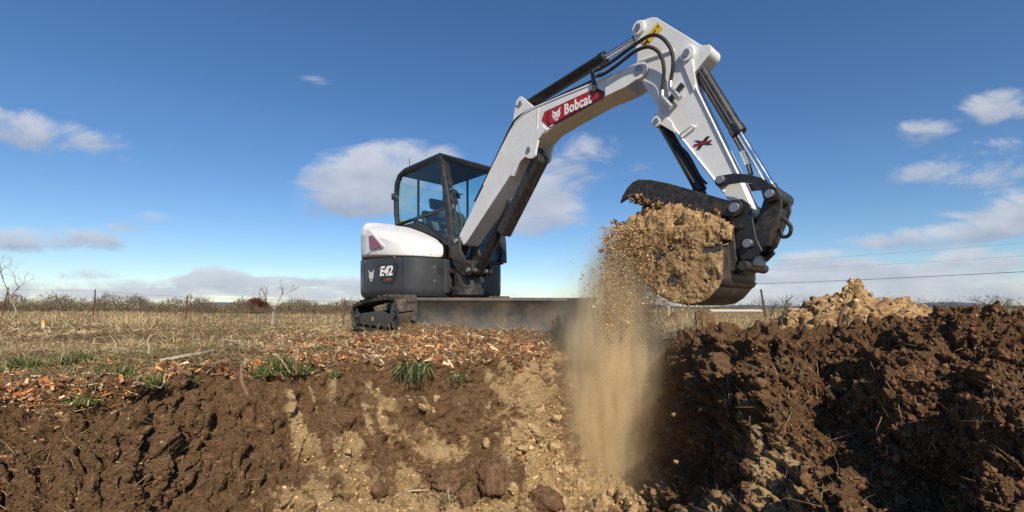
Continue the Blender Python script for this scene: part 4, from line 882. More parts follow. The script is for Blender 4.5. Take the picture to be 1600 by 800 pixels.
# ------------------------------------------------------------------ the operator, seated in the cab
def skin_mesh(name, joints, bones, mats, facemat, subdiv=2):
    me = bpy.data.meshes.new(name); names = list(joints); me.from_pydata([joints[k][0] for k in names], [(names.index(a), names.index(b)) for a,b in bones], []); me.update()
    o = bpy.data.objects.new(name, me); col.objects.link(o)
    o.modifiers.new('skin','SKIN'); 
    if not me.skin_vertices: me.attributes.new('skin','SKIN','POINT') if False else None
    bpy.context.view_layer.objects.active = o
    sv = me.skin_vertices
    if not sv:
        bpy.ops.object.select_all(action='DESELECT'); o.select_set(True); bpy.ops.mesh.customdata_skin_add(); sv = me.skin_vertices
    for i, k in enumerate(names):
        r = joints[k][1]; sv[0].data[i].radius = (r,r) if not isinstance(r, tuple) else r
    sv[0].data[0].use_root = True
    s = o.modifiers.new('sub','SUBSURF'); s.levels = subdiv; s.render_levels = subdiv
    dg = bpy.context.evaluated_depsgraph_get(); m2 = bpy.data.meshes.new_from_object(o.evaluated_get(dg))
    bpy.data.objects.remove(o); m2.materials.clear()
    for m in mats: m2.materials.append(m)
    for p in m2.polygons: p.material_index = facemat(p.center); p.use_smooth = True
    return m2
M_SKIN = painted('skin', (.48,.27,.18), .5, .02); M_SHIRT = painted('dark_teal_shirt', (.035,.055,.058), .9, .1); M_JEANS = painted('denim', (.05,.06,.09), .9, .1); M_BOOT = painted('boots', (.03,.022,.016), .8, .3)
yc = .42; X0 = .20; Z0 = .06
J = {'pelvis':((X0-.20,yc,1.33+Z0),(.15,.12)),'waist':((X0-.23,yc,1.47+Z0),(.145,.11)),'chest':((X0-.24,yc,1.66+Z0),(.17,.12)),'neckb':((X0-.22,yc,1.80+Z0),(.075,.07)),'neck':((X0-.20,yc,1.86+Z0),(.056,.056)),
     'jaw':((X0-.165,yc,1.925+Z0),(.066,.074)),'head':((X0-.175,yc,2.005+Z0),(.082,.098)),'crown':((X0-.185,yc,2.075+Z0),(.066,.08))}
B = [('pelvis','waist'),('waist','chest'),('chest','neckb'),('neckb','neck'),('neck','jaw'),('jaw','head'),('head','crown')]
for s_, nm in ((-1,'r'),(1,'l')):
    J.update({nm+'sh':((X0-.22,yc+s_*.19,1.735+Z0),.066), nm+'el':((X0-.08,yc+s_*.27,1.50+Z0),.046), nm+'wr':((X0+.12,yc+s_*.285,1.535+Z0*.7),.032), nm+'palm':((X0+.17,yc+s_*.285,1.555+Z0*.7),(.038,.02)),
              nm+'hip':((X0-.10,yc+s_*.09,1.33+Z0),.088), nm+'kn':((X0+.28,yc+s_*.12,1.36+Z0),.062), nm+'an':((X0+.42,yc+s_*.12,1.10),.045), nm+'toe':((X0+.54,yc+s_*.12,1.065),(.045,.032))})
    B += [('chest',nm+'sh'),(nm+'sh',nm+'el'),(nm+'el',nm+'wr'),(nm+'wr',nm+'palm'),('pelvis',nm+'hip'),(nm+'hip',nm+'kn'),(nm+'kn',nm+'an'),(nm+'an',nm+'toe')]
    for q, (dy, ln_) in enumerate(((-.026,.032),(-.009,.040),(.009,.038),(.026,.030))):
        J.update({f'{nm}f{q}a':((X0+.205,yc+s_*.285+dy,1.57+Z0*.7),.010), f'{nm}f{q}b':((X0+.205+ln_,yc+s_*.285+dy,1.55+Z0*.7),.009)})
        B += [(nm+'palm',f'{nm}f{q}a'),(f'{nm}f{q}a',f'{nm}f{q}b')]
    J.update({nm+'th':((X0+.18,yc+s_*(.285-.045),1.53+Z0*.7),.011)}); B += [(nm+'palm',nm+'th')]
def fm(c):
    if c.z > 1.83+Z0: return 0
    if c.x > X0+.10 and c.z > 1.49+Z0*.7 and abs(c.y-yc) > .17: return 0
    if c.z < 1.15: return 3
    if c.z < 1.40+Z0 and (c.x > X0-.15 or c.z < 1.36+Z0) and abs(c.y-yc) < .22: return 2
    return 1
pm = skin_mesh('person', J, B, [M_SKIN,M_SHIRT,M_JEANS,M_BOOT], fm)
person = bpy.data.objects.new('person', pm); col.objects.link(person); person.location = EXC.location; person.rotation_euler = EXC.rotation_euler
tag(person, 'operator in dark cap, sunglasses and dark shirt seated in the excavator cab', 'person')
hx, hz = X0-.17, 2.0+Z0
m = MB(); rings = []
for k_ in range(7):
    t = k_/6*R(86); rings.append([(hx-.012+.112*math.cos(t)*math.cos(a), yc+.092*math.cos(t)*math.sin(a), hz+.035+.095*math.sin(t)) for a in np.linspace(0,2*math.pi,21)[:-1]])
m.loft(rings).prism([(hx+.07,hz+.035),(hx+.175,hz+.025),(hx+.175,hz+.033),(hx+.07,hz+.052)], yc-.065, yc+.065)
m.build('cap', M_INK, person, smooth=50)
MB().box(hx+.068,hx+.092,yc-.075,yc-.008,hz-.018,hz+.026).box(hx+.068,hx+.092,yc+.008,yc+.075,hz-.018,hz+.026).box(hx+.075,hx+.09,yc-.01,yc+.01,hz+.008,hz+.02).box(hx-.04,hx+.08,yc-.082,yc-.076,hz+.005,hz+.018).box(hx-.04,hx+.08,yc+.076,yc+.082,hz+.005,hz+.018).build('sunglasses', M_INK, person, bevel=.004)
MB().loft([[(hx+.06,yc-.012,hz-.0),(hx+.06,yc+.012,hz-.0),(hx+.075,yc,hz+.005)],[(hx+.07,yc-.016,hz-.040),(hx+.07,yc+.016,hz-.040),(hx+.105,yc,hz-.038)]]).build('nose', M_SKIN, person)
M_BEARD = painted('beard', (.06,.035,.022), .9, .05)
MB().loft([[(hx+.02+.052*math.cos(a)*k2, yc+.068*math.sin(a)*k2, hz-.055-.05*q) for a in np.linspace(-1.9,1.9,12)] for q, k2 in ((0,1.12),(.5,1.06),(1,.75))]).build('beard', M_BEARD, person, smooth=60)
for s_ in (-1,1): MB().loft([[(hx-.03+.022*math.cos(a), yc+s_*(.080+dz_), hz-.012+.032*math.sin(a)) for a in np.linspace(0,2*math.pi,11)[:-1]] for dz_ in (0,.014)]).build('ear', M_SKIN, person)
for s_ in (-1,1): MB().tube([(X0-.10,yc+s_*.11,1.44+Z0),(X0-.095,yc+s_*.11,1.62+Z0),(X0-.14,yc+s_*.10,1.76+Z0),(X0-.22,yc+s_*.09,1.80+Z0)], .022, n=6).build('harness_strap', M_SEAT, person)

# ------------------------------------------------------------------ soil in the bucket, falling soil, dust
def loc2w(p):
    p = np.asarray(p, float); a = R(43-90); c, s_ = math.cos(a), math.sin(a)
    return np.stack([-1.242+p[...,0]*c-p[...,1]*s_, 6.797+p[...,0]*s_+p[...,1]*c, p[...,2]], -1)
M_SOIL, _nt, _b, _o = mat_new('tan_soil')
_n = noise(_nt, 16, 6, .65); _n2 = noise(_nt, 75, 5, .6)
_c = mixc_(_nt, ramp(_nt, _n, [(.38,(0,)*3),(.62,(1,)*3)]), (.17,.092,.042), (.47,.31,.15)); _c = mixc_(_nt, ramp(_nt, _n2, [(.5,(0,)*3),(.75,(.6,)*3)]), _c, (.55,.40,.22))
_nt.links.new(_c, _b.inputs['Base Color']); _b.inputs['Roughness'].default_value = .95; _b.inputs['Specular IOR Level'].default_value = .1; bump(_nt, _b, _n2, .8, .010)
# heap: grid over the bucket, heaped above the rim and slumping over the near side and the lip
nu, nv = 150, 90
uu, vv = np.meshgrid(np.linspace(0,1,nu), np.linspace(0,1,nv))
ss = 3.57+uu*.90; ll = (BL-.35)+vv*.68
rim = np.interp(ss, [3.47,3.55,4.43,4.47],[.98,1.04,.97,.95])
topz = np.interp(ss, [3.55,3.59,3.65,3.75,3.9,4.1,4.3,4.42,4.47],[.93,1.04,1.13,1.19,1.185,1.14,1.07,1.0,.95])
edge = np.clip(np.minimum(vv, 1-vv)/.20,0,1); edge = np.sqrt(1-(1-edge)**2)
zz = .86+(topz-.86)*edge
pp = np.stack([ss,ll,zz],2).reshape(-1,3); nn_ = fbm(pp*9,4).reshape(nv,nu); n2_ = np.abs(fbm(pp*26+4,3)).reshape(nv,nu)
zz = zz+nn_*.045+n2_*.014-.01; ll2 = ll-(1-vv)*nn_*.05*(vv<.3); 
V_ = np.stack([ss+nn_*.02,ll2,zz],2).reshape(-1,3); ii = np.arange(nu*nv).reshape(nv,nu)
heap = npmesh('heaped_soil', loc2w(V_), np.stack([ii[:-1,:-1],ii[:-1,1:],ii[1:,1:],ii[1:,:-1]],2).reshape(-1,4), M_SOIL, smooth=True)
sol = heap.modifiers.new('solid','SOLIDIFY'); sol.thickness = .10; sol.offset = -1
tag(heap, 'tan soil heaped in the excavator bucket under the thumb', 'soil', kind='stuff')
# soil caked on the near side plate of the bucket
bpn = np.array(bp); ga, gb = 130, 100
GS, GZ = np.meshgrid(np.linspace(3.5,4.46,ga), np.linspace(.36,1.06,gb))
def inside(x, z):
    poly = bpn; c = np.zeros(x.shape, bool); j = len(poly)-1
    for i in range(len(poly)):
        xi, zi = poly[i]; xj, zj = poly[j]
        c ^= ((zi > z) != (zj > z)) & (x < (xj-xi)*(z-zi)/(zj-zi+1e-12)+xi); j = i
    return c
ins = inside(GS, GZ); soft = ins.astype(float)
for _ in range(5):
    q = np.pad(soft,1,mode='edge'); soft = (q[:-2,1:-1]+q[2:,1:-1]+q[1:-1,:-2]+q[1:-1,2:]+q[1:-1,1:-1])/5
pp = np.stack([GS,GS*0,GZ],2).reshape(-1,3); t1 = fbm(pp*7+3,4).reshape(gb,ga); t2 = np.abs(fbm(pp*24+8,3)).reshape(gb,ga)
th_ = smooth(soft,.35,.95)*(.012+t1*.015+t2*.010+.02*smooth(GZ,.7,1.0)*(1-smooth(GS,4.2,4.4)))-.004
Y_ = BL-.327-th_; V_ = np.stack([GS,Y_,GZ],2).reshape(-1,3); ii = np.arange(ga*gb).reshape(gb,ga)
fq = np.stack([ii[:-1,:-1],ii[:-1,1:],ii[1:,1:],ii[1:,:-1]],2).reshape(-1,4); keep = (soft.ravel()[fq] > .3).all(1)
crust = npmesh('caked_soil', loc2w(V_), fq[keep & (((t1+.25*t2).ravel()[fq] > -.42) | (GZ.ravel()[fq] > .85)).all(1)], M_SOIL, smooth=True); tag(crust, 'tan soil caked on the side of the bucket', 'soil', kind='stuff')
sol = crust.modifiers.new('solid','SOLIDIFY'); sol.thickness = .012; sol.offset = -1
# clinging soil under the thumb
n = 900; s_ = rng.uniform(3.60,4.40,n); p = np.stack([s_, rng.uniform(BL-.24,BL+.2,n), np.interp(s_,[3.58,3.72,3.9,4.36],[1.32,1.27,1.18,1.05])+rng.normal(size=n)*.022],1)
o = lumps('soil_under_thumb', loc2w(p), rng.lognormal(math.log(.010),.5,n).clip(.004,.03), jitter((.25,.155,.075),n,.35), M_SOILBITS); tag(o, 'dark tan soil clods clinging below the thumb plates', 'soil', kind='stuff')
# loose lumps on the heap
n = 2200; a = rng.integers(0,nv-1,n); b = rng.integers(0,nu-1,n); p = V_ * 0
hv = np.array([v.co[:] for v in heap.data.vertices]); p = hv[a*nu+b]
o = lumps('heap_crumbs', p, rng.lognormal(math.log(.0036),.55,n).clip(.0016,.014), jitter((.46,.31,.155),n,.25), M_SOILBITS); tag(o, 'loose crumbs on top of the bucket load', 'soil', kind='stuff')
# falling soil: leaves along lip and near side, spreads while it falls into the pit
n = 28000
t = rng.random(n)**1.15; l_ = rng.uniform(BL-.35,BL+.3,n); s0 = rng.normal(3.63,.055,n); src = rng.random(n)
z0 = 1.06-2.0*t; spread = .03+.17*t**.9
s1 = s0-.18*t+rng.normal(size=n)*spread*.8; l1 = l_-.12*t+rng.normal(size=n)*spread*.8
p = np.stack([s1,l1,z0+rng.normal(size=n)*.03],1)
# part of it streams down past the near side plate
k = rng.random(n) < .08
p[k] = np.stack([rng.uniform(3.50,4.42,k.sum()), BL-.40-np.abs(rng.normal(size=k.sum()))*.10, rng.uniform(.30,1.05,k.sum())],1)
p[k,0] -= (p[k,2] < .75)*rng.random(k.sum())*.25
n2 = 8000; zz_ = rng.uniform(.05,1.03,n2); p = np.concatenate([p, np.stack([3.52+np.abs(rng.normal(size=n2))*.20*(.35+.65*zz_), BL-.36-np.abs(rng.normal(size=n2))*.09, zz_],1)])
pw = loc2w(p); pw = pw[pw[:,2] > -1.0]; n = len(pw)
size = rng.lognormal(math.log(.0026),.6,n).clip(.0013,.014)
o = lumps('falling_soil', pw, size, jitter((.52,.35,.175),n,.25), M_SOILBITS, stretch=(.8,.8,1.6), fixed=False); tag(o, 'tan soil grains falling from the bucket into the pit', 'soil', kind='stuff')
# bigger lumps in the fall: each a thing of its own
_lm = []
for v_ in range(5):
    me = bpy.data.meshes.new('soil_lump'); vv_ = ICO2_V*(1+.30*fbm(ICO2_V*1.3+v_*7,3)[:,None])*np.array([1,.8,1.15]); me.from_pydata(vv_.tolist(), [], ICO2_F.tolist()); me.materials.append(M_SOIL); me.update(); _lm.append(me)
LUMPS = [(948,375,3.95,.030),(940,392,3.92,.026),(957,347,3.95,.020),(941,440,3.95,.030),(948,460,3.95,.036),(915,493,4.3,.035),(930,470,4.1,.022),(1046,672,3.2,.026),(1052,648,3.1,.018),(1056,722,3.0,.022),(1000,530,3.9,.02),(965,410,3.9,.024),(985,445,3.9,.02),(925,520,4.2,.018),(1095,640,2.95,.018),(1078,690,3.0,.02)]
for i, (px, py, d_, r_) in enumerate(LUMPS):
    o = bpy.data.objects.new('soil_lump', _lm[i%5]); link(o); o.location = ((px-800)/FPX*d_, d_, CAMH+(HOR-py)*d_/FPX); o.scale = (r_*.8,)*3; o.rotation_euler = (i*1.3,i*.7,i)
    tag(o, 'lump of tan soil in mid air falling from the bucket', 'soil lump', 'lumps falling from the bucket')
# dust hanging round the fall: real volume
DZ0, DZ1 = -1.15, 1.12
def dust_c(z): t_ = (DZ1-z)/(DZ1-DZ0); return Vector((1.06-.38*t_, 4.10-.12*t_, z)), .27+.36*t_**.8
m = MB(); m.loft([[(dust_c(z)[0].x+1.9*dust_c(z)[1]*math.cos(a), dust_c(z)[0].y+1.9*dust_c(z)[1]*math.sin(a), z) for a in np.linspace(0,2*math.pi,25)[:-1]] for z in np.linspace(DZ0,DZ1,12)])
dm = bpy.data.materials.new('dust'); dm.use_nodes = True; nt = dm.node_tree; nt.nodes.clear()
out = nt.nodes.new('ShaderNodeOutputMaterial'); pv = nt.nodes.new('ShaderNodeVolumePrincipled'); nt.links.new(pv.outputs[0], out.inputs['Volume'])
pv.inputs['Color'].default_value = (.975,.85,.605,1); pv.inputs['Anisotropy'].default_value = .15
def mm(op, a, b=None, clamp=False):
    x = nt.nodes.new('ShaderNodeMath'); x.operation = op; x.use_clamp = clamp
    for i, q in enumerate((a,b)):
        if q is None: continue
        if isinstance(q,(int,float)): x.inputs[i].default_value = q
        else: nt.links.new(q, x.inputs[i])
    return x.outputs[0]
ge = nt.nodes.new('ShaderNodeNewGeometry'); sp = nt.nodes.new('ShaderNodeSeparateXYZ'); nt.links.new(ge.outputs['Position'], sp.inputs[0])
tt = mm('DIVIDE', mm('SUBTRACT', DZ1, sp.outputs[2]), DZ1-DZ0, True)
cxn = mm('SUBTRACT', sp.outputs[0], mm('SUBTRACT', 1.06, mm('MULTIPLY', tt, .38))); cyn = mm('SUBTRACT', sp.outputs[1], mm('SUBTRACT', 4.10, mm('MULTIPLY', tt, .12)))
Rr = mm('ADD', .27, mm('MULTIPLY', mm('POWER', tt, .8), .36))
r2 = mm('DIVIDE', mm('ADD', mm('MULTIPLY', cxn, cxn), mm('MULTIPLY', cyn, cyn)), mm('MULTIPLY', Rr, Rr))
mp = nt.nodes.new('ShaderNodeMapping'); mp.inputs['Scale'].default_value = (1,1,.16); nt.links.new(ge.outputs['Position'], mp.inputs[0])
nz_ = nt.nodes.new('ShaderNodeTexNoise'); nz_.inputs['Scale'].default_value = 15; nz_.inputs['Detail'].default_value = 6; nz_.inputs['Roughness'].default_value = .65; nt.links.new(mp.outputs[0], nz_.inputs['Vector'])
nb_ = nt.nodes.new('ShaderNodeTexNoise'); nb_.inputs['Scale'].default_value = 3.2; nb_.inputs['Detail'].default_value = 3; nt.links.new(ge.outputs['Position'], nb_.inputs['Vector'])
fall = mm('MAXIMUM', mm('SUBTRACT', mm('MULTIPLY', mm('ADD', nb_.outputs[0], .55), .95), mm('MULTIPLY', r2, .72)), 0.0)
vert = mm('MULTIPLY', mm('MULTIPLY', tt, 5.0, True), mm('MULTIPLY', mm('SUBTRACT', 1.0, tt), 12.0, True))
dn = mm('MULTIPLY', mm('MULTIPLY', mm('POWER', fall, 2.8), vert), mm('MAXIMUM', mm('MULTIPLY', mm('SUBTRACT', nz_.outputs[0], .42), 150.0), 0.0))
hz_ = mm('MULTIPLY', mm('MULTIPLY', mm('POWER', mm('MAXIMUM', mm('SUBTRACT', 1.0, mm('MULTIPLY', r2, .28)), 0.0), 2.0), vert), mm('MAXIMUM', mm('MULTIPLY', mm('SUBTRACT', nb_.outputs[0], .30), 4.5), 0.0))
nt.links.new(mm('ADD', dn, hz_), pv.inputs['Density'])
dust = m.build('dust', dm, None, smooth=0); tag(dust, 'tan dust cloud around the falling soil', 'dust', kind='stuff')

# ------------------------------------------------------------------ tan heap behind the spoil bank
na, nb = 150, 60
TH, RR = np.meshgrid(np.linspace(0,2*math.pi,na,endpoint=False), np.linspace(0,1,nb))
hx_, hy_ = 3.72, 5.0
hgt = .50*(1-RR)**.85*(1+.10*np.cos(TH*2+1)); rad = RR*(.98+.14*np.cos(TH+.4))
p = np.stack([hx_+rad*np.cos(TH)*1.02, hy_+rad*np.sin(TH)*.8, hgt+.02],2); q = p.reshape(-1,3)
wq = worley(q*6); wq2 = worley(q*14+2); nd = (fbm(q*3+1,3)*.12+((wq[2]-.5)*.05+wq[3]*.07-.04*np.exp(-(wq[1]-wq[0])/.08))+(wq2[2]-.5)*.016+wq2[3]*.03+np.abs(fbm(q*22,3))*.03).reshape(nb,na)*np.clip((1-RR)*5,0,1)
p[:,:,2] += nd; p[:,:,0] += nd*.5*np.cos(TH); p[:,:,1] += nd*.5*np.sin(TH); p[:,:,2] += .10*np.exp(-((p[:,:,0]-hx_-.05)**2+(p[:,:,1]-hy_)**2)/.012)
ii = np.arange(na*nb).reshape(nb,na); nx = np.roll(ii,-1,1)
dk = smooth(fbm(q*4+9,3),.05,.5)*.7
heap2 = npmesh('soil_heap', p.reshape(-1,3), np.stack([ii[:-1],ii[1:],nx[1:],nx[:-1]],2).reshape(-1,4), M_SOIL, smooth=True); tag(heap2, 'tan heap of dug marl behind the dark spoil bank', 'soil heap')
sel = rng.integers(0,na*nb,1500); o = lumps('heap_gravel', q[sel]*[1,1,0]+np.stack([0*sel,0*sel,p.reshape(-1,3)[sel,2]],1), rng.lognormal(math.log(.008),.6,1500).clip(.003,.035), jitter((.42,.29,.15),1500,.3), M_SOILBITS); tag(o, 'tan crumbs lying on the marl heap', 'soil', kind='stuff')

# ------------------------------------------------------------------ singled-out clods, stones, branches, roots, tufts
def ground_at(px, py):
    dd = (sx-px)**2+(sy-py)**2+np.where(RS>9.2,1e6,0); r, k = np.unravel_index(np.argmin(dd), dd.shape); return Vector(G2[r,k]), Vector(NG[r,k])
def clod_mesh(name, seed, mat, sq=(1,1,1), rough=.32, ang=1.5):
    rough = .16
    bm_ = bmesh.new(); bmesh.ops.create_icosphere(bm_, subdivisions=4, radius=1); v = np.array([x.co[:] for x in bm_.verts])
    v = v*(1+rough*fbm(v*ang+seed*13.1,2)[:,None]+.16*np.abs(fbm(v*5+seed,3))[:,None])*np.array(sq)
    pn_ = np.random.default_rng(int(seed)+3); pl = pn_.normal(size=(11,3)); pl /= np.linalg.norm(pl,axis=1)[:,None]; of = pn_.uniform(.5,.95,11); u0 = v/np.linalg.norm(v,axis=1)[:,None]
    rr_ = np.min(np.where(u0@pl.T>.15, of/np.maximum(u0@pl.T,.15), 9),axis=1).clip(.4,1.25); v = v*(.12+.88*rr_)[:,None]*1.3*(1+.17*fbm(u0*2.6+seed*3,2)+.12*fbm(u0*7+seed,3))[:,None]
    for i, x in enumerate(bm_.verts): x.co = v[i]
    me = bpy.data.meshes.new(name); bm_.to_mesh(me); bm_.free(); me.materials.append(mat); me.polygons.foreach_set('use_smooth',[True]*len(me.polygons)); return me
def soil_mat(name, a, b, sc_=30):
    m, nt, bb, out = mat_new(name); n_ = noise(nt, sc_, 6, .65); c = mixc_(nt, ramp(nt, n_, [(.35,(0,)*3),(.68,(1,)*3)]), a, b); nt.links.new(c, bb.inputs['Base Color']); bb.inputs['Roughness'].default_value = .95; bb.inputs['Specular IOR Level'].default_value = .15
    bump(nt, bb, noise(nt, 110, 4), .8, .012); return m
M_CLOD = soil_mat('dark_clod', (.10,.055,.028), (.22,.13,.072)); M_STONE = soil_mat('marl_stone', (.33,.21,.10), (.56,.41,.22)); M_RCLOD = soil_mat('spoil_clod', (.09,.045,.021), (.25,.14,.072))
clods = [clod_mesh('clod',i,M_CLOD) for i in range(4)]; stones = [clod_mesh('stone',i+9,M_STONE,rough=.4,ang=1.0) for i in range(4)]; rcl = [clod_mesh('clod',i+20,M_RCLOD,rough=.4) for i in range(5)]
def put(name, me, px, py, r, label, cat, group, sq=(1,1,.8), i=0, lift=.35):
    p, nn = ground_at(px, py); o = bpy.data.objects.new(name, me); link(o); rr = r*p.y/FPX
    o.location = p+nn*rr*lift; o.scale = (rr*sq[0],rr*sq[1],rr*sq[2]); o.rotation_euler = (i*.9, i*.5, i*2.1); tag(o, label, cat, group); return o
put('clod', clods[0], 690,748,18, 'big dark brown clod in front of the pale hollow in the pit wall', 'clod', None, (1.25,.9,.75), 0)
put('clod', clods[1], 775,742,17, 'largest brown clod right of the pale hollow on the pit slope', 'clod', None, (1.1,1,1.0), 2)
put('clod', clods[2], 598,762,11, 'small round dark clod low on the pale slope', 'clod', None, (1.1,1,.8), 3)
put('clod', clods[3], 475,783,12, 'dark clod at the foot of the pale streak', 'clod', None, (1.2,1,.8), 4)
put('clod', clods[0], 730,772,16, 'brown clod at the bottom between the two largest clods', 'clod', None, (1,1,.9), 5)
put('clod', clods[2], 850,790,20, 'brown clod at the pit floor under the dust', 'clod', None, (1,1,.9), 7)
put('clod', clods[1], 1050,505,9, 'dark clod lying in the dry grass beside the spoil bank', 'clod', None, (1,1,1), 8)
put('clod', clods[3], 1098,512,12, 'second dark clod in the dry grass nearer the white roof', 'clod', None, (1.1,1,1), 9)
for i, (px, py, r_) in enumerate([(660,634,5),(640,627,3),(680,622,4),(676,643,3)]): put('stone', stones[i%4], px, py, r_, 'pale stone in the small cluster under the turf edge', 'stone', 'stones in the upper pit wall', (1.2,1,.8), i)
sp_ = [(835,675,14),(862,700,11),(880,735,12),(905,760,13),(935,745,10),(960,775,13),(985,750,9),(815,700,9),(850,745,10),(910,720,8),(840,640,11),(870,655,8),(945,790,14),(1000,785,12),(790,690,8),(880,785,12),(925,700,7),(800,765,9),(990,795,10),(860,620,8),(760,690,8),(820,725,8)]
for i, (px, py, r_) in enumerate(sp_): put('stone', stones[i%4], px, py, r_*.75, 'pale tan stone lying on the rubble slope below the dust', 'stone', 'stones on the rubble slope', (1.15,1,.8), i)
for i in range(60):
    px = rng.uniform(1050,1600); py = rng.uniform(530,795)
    put('clod', rcl[i%5], px, py, rng.uniform(4,10), 'dark brown clod on the spoil bank', 'clod', 'clods on the spoil bank', (1.1,1,.9), i, .25)
def stick(name, pts, r, label, cat, group=None, mat=None, d=None, colr=None):
    P_ = []
    for q in pts:
        if len(q) == 3: P_.append(Vector(((q[0]-800)/FPX*q[2], q[2], CAMH+(HOR-q[1])*q[2]/FPX)))
        else: g_, n_ = ground_at(*q); P_.append(g_+n_*(r[0] if isinstance(r,tuple) else r)*1.2)
    o = MB().tube(P_, r, n=7, smooth=5).build(name, mat, None); tag(o, label, cat, group); return o
M_BARK = painted('reddish_bark', (.20,.11,.07), .85, .5, (.34,.25,.16), scale=30, bumps=.5); M_PALEW = painted('bleached_wood', (.46,.38,.28), .85, .4, (.25,.18,.11), scale=30, bumps=.4); M_ROOT = painted('root', (.30,.19,.10), .9, .5, (.14,.08,.045), scale=40)
stick('branch', [(1598,515,2.55),(1570,532,2.5),(1540,552,2.42),(1518,568,2.38)], (.013,.016), 'broken reddish branch lying on the right end of the spoil bank', 'branch', mat=M_BARK)
stick('branch', [(1330,530,3.3),(1312,510,3.25),(1314,492,3.22),(1322,476,3.2)], (.016,.008), 'curved brown root standing up in front of the tan heap', 'root', mat=M_BARK)
stick('branch', [(1522,664,1.98),(1560,666,1.95),(1585,663,1.93),(1598,667,1.92)], (.006,.004), 'pale thin stick across the lower right of the spoil bank', 'stick', mat=M_PALEW)
stick('branch', [(250,568),(290,560),(330,552),(372,540)], (.012,.006), 'bleached stick lying on the mulch beside the green grass', 'stick', mat=M_PALEW)
stick('branch', [(232,552,2.55),(233,545,2.55),(231,534,2.55),(236,522,2.56)], (.006,.003), 'small grey stub standing in the mulch', 'stick', mat=M_PALEW)
stick('branch', [(385,620),(381,595),(376,575),(372,560,2.66)], (.010,.007), 'reddish root hanging down the pit wall below the grass', 'root', mat=M_BARK)
stick('branch', [(265,572),(280,580),(292,586)], (.012,.010), 'short reddish stick in the mulch mound', 'stick', mat=M_BARK)
stick('branch', [(352,532),(368,536),(378,542)], (.012,.006), 'short bleached stick at the back of the mulch', 'stick', mat=M_PALEW)
stick('branch', [(615,778),(640,768),(668,765)], (.006,.004), 'thin pale root curving over the foot of the slope', 'root', mat=M_PALEW)
stick('branch', [(20,630),(45,655),(55,690)], (.006,.004), 'long straw hanging down the left pit wall', 'stick', mat=M_PALEW)
for i in range(34):
    px = rng.uniform(1130,1440) if i < 26 else rng.uniform(1060,1180); py = rng.uniform(560,650) if i<26 else rng.uniform(600,700); ln_ = rng.uniform(18,52); g_, n_ = ground_at(px, py); d_ = g_.y-.05; sw_ = rng.uniform(-16,16)
    stick('root', [(px,py,d_+.05),(px+sw_*.3,py+ln_*.3,d_-.02),(px+sw_*.9,py+ln_*.7,d_-.03),(px+sw_,py+ln_,d_-.01)], (.0022,.0010), 'thin pale root dangling from the spoil bank', 'root', 'roots dangling from the spoil bank', mat=M_ROOT)
# green tufts on the bank
def tuft(px, py, n_, h, label, c=(.085,.115,.030), sp=.5, droop=False):
    g_, nn = ground_at(px, py); base = np.array(g_)[None]+rng.normal(size=(n_,3))*np.array([.05,.04,.008])*h/.15
    up = np.stack([rng.normal(size=n_)*sp, rng.normal(size=n_)*sp-(.6 if droop else .1), np.full(n_, -.5 if droop else 1.0)+rng.normal(size=n_)*.3],1)
    o = blades('grass_tuft', base, up, rng.uniform(.5,1.1,n_)*h, rng.uniform(.0014,.0026,n_)*1.2, np.where(rng.random((n_,1))<.3, jitter((.36,.28,.15),n_,.25), jitter(c,n_,.35)), M_GREEN, .55); tag(o, label, 'grass tuft', 'green grass tufts along the pit edge'); return o
tuft(440,580,260,.13,'bright green grass tuft at the lip above the bare root'); tuft(412,586,110,.09,'small green tuft left of the lip tuft', sp=.7); tuft(466,584,110,.10,'low green tuft right of the lip tuft', sp=.7)
tuft(648,566,240,.17,'dark green grass clump drooping over the bank below the blade end', (.05,.085,.025), .35, True); tuft(715,585,90,.10,'thin green clump right of the drooping grass', (.06,.09,.03), .4, True)
tuft(40,578,420,.10,'wide green grass patch at the far left of the mulch', sp=.9); tuft(100,572,320,.09,'green grass patch second from the left edge', sp=.9); tuft(178,592,220,.09,'green tuft in front of the bleached stick', sp=.8); tuft(232,605,160,.08,'green weeds at the lip below the mulch mound', sp=.8)
tuft(140,630,90,.07,'small leafy weed on the left pit wall', (.09,.15,.02), .9); tuft(525,588,90,.06,'tiny green weeds in the mulch left of the track',sp=.9); tuft(690,566,70,.06,'tiny green weeds under the dozer blade',sp=.9); tuft(728,760,90,.07,'small green weed between the clods on the pit slope',sp=.8)
tuft(125,566,260,.08,'green grass patch in front of the survey stake', sp=.9); tuft(300,600,110,.06,'small green weeds on the lip in the middle of the bank',sp=.9); tuft(500,548,130,.05,'faint green grass behind the lip tuft',sp=.9)
def straw_clump(px, py, n_, h, label):
    g_, nn = ground_at(px, py); base = np.array(g_)[None]+rng.normal(size=(n_,3))*np.array([.05,.04,.008]); up = np.stack([rng.normal(size=n_)*.7, rng.normal(size=n_)*.7, np.abs(rng.normal(size=n_))+.3],1)
    o = blades('straw_clump', base, up, rng.uniform(.4,1.1,n_)*h, rng.uniform(.001,.0022,n_), jitter((.42,.32,.18),n_,.25), M_STRAW, .7); tag(o, label, 'straw clump', 'straw clumps')
straw_clump(1222,515,110,.12,'dry straw clump on the crest of the spoil bank'); straw_clump(1215,585,70,.10,'dry straw stuck in the face of the spoil bank'); straw_clump(1395,610,40,.08,'few dry straws in the middle of the spoil bank'); straw_clump(20,555,200,.14,'bleached straw heap at the left edge'); straw_clump(110,555,260,.14,'bleached straw heap in front of the dark furrow'); straw_clump(438,548,160,.10,'dry straw behind the lip tuft'); straw_clump(200,545,200,.14,'bleached straw beside the grey stub'); straw_clump(1330,535,200,.14,'straw at the foot of the tan heap'); straw_clump(690,780,60,.10,'straws at the foot of the pit slope')

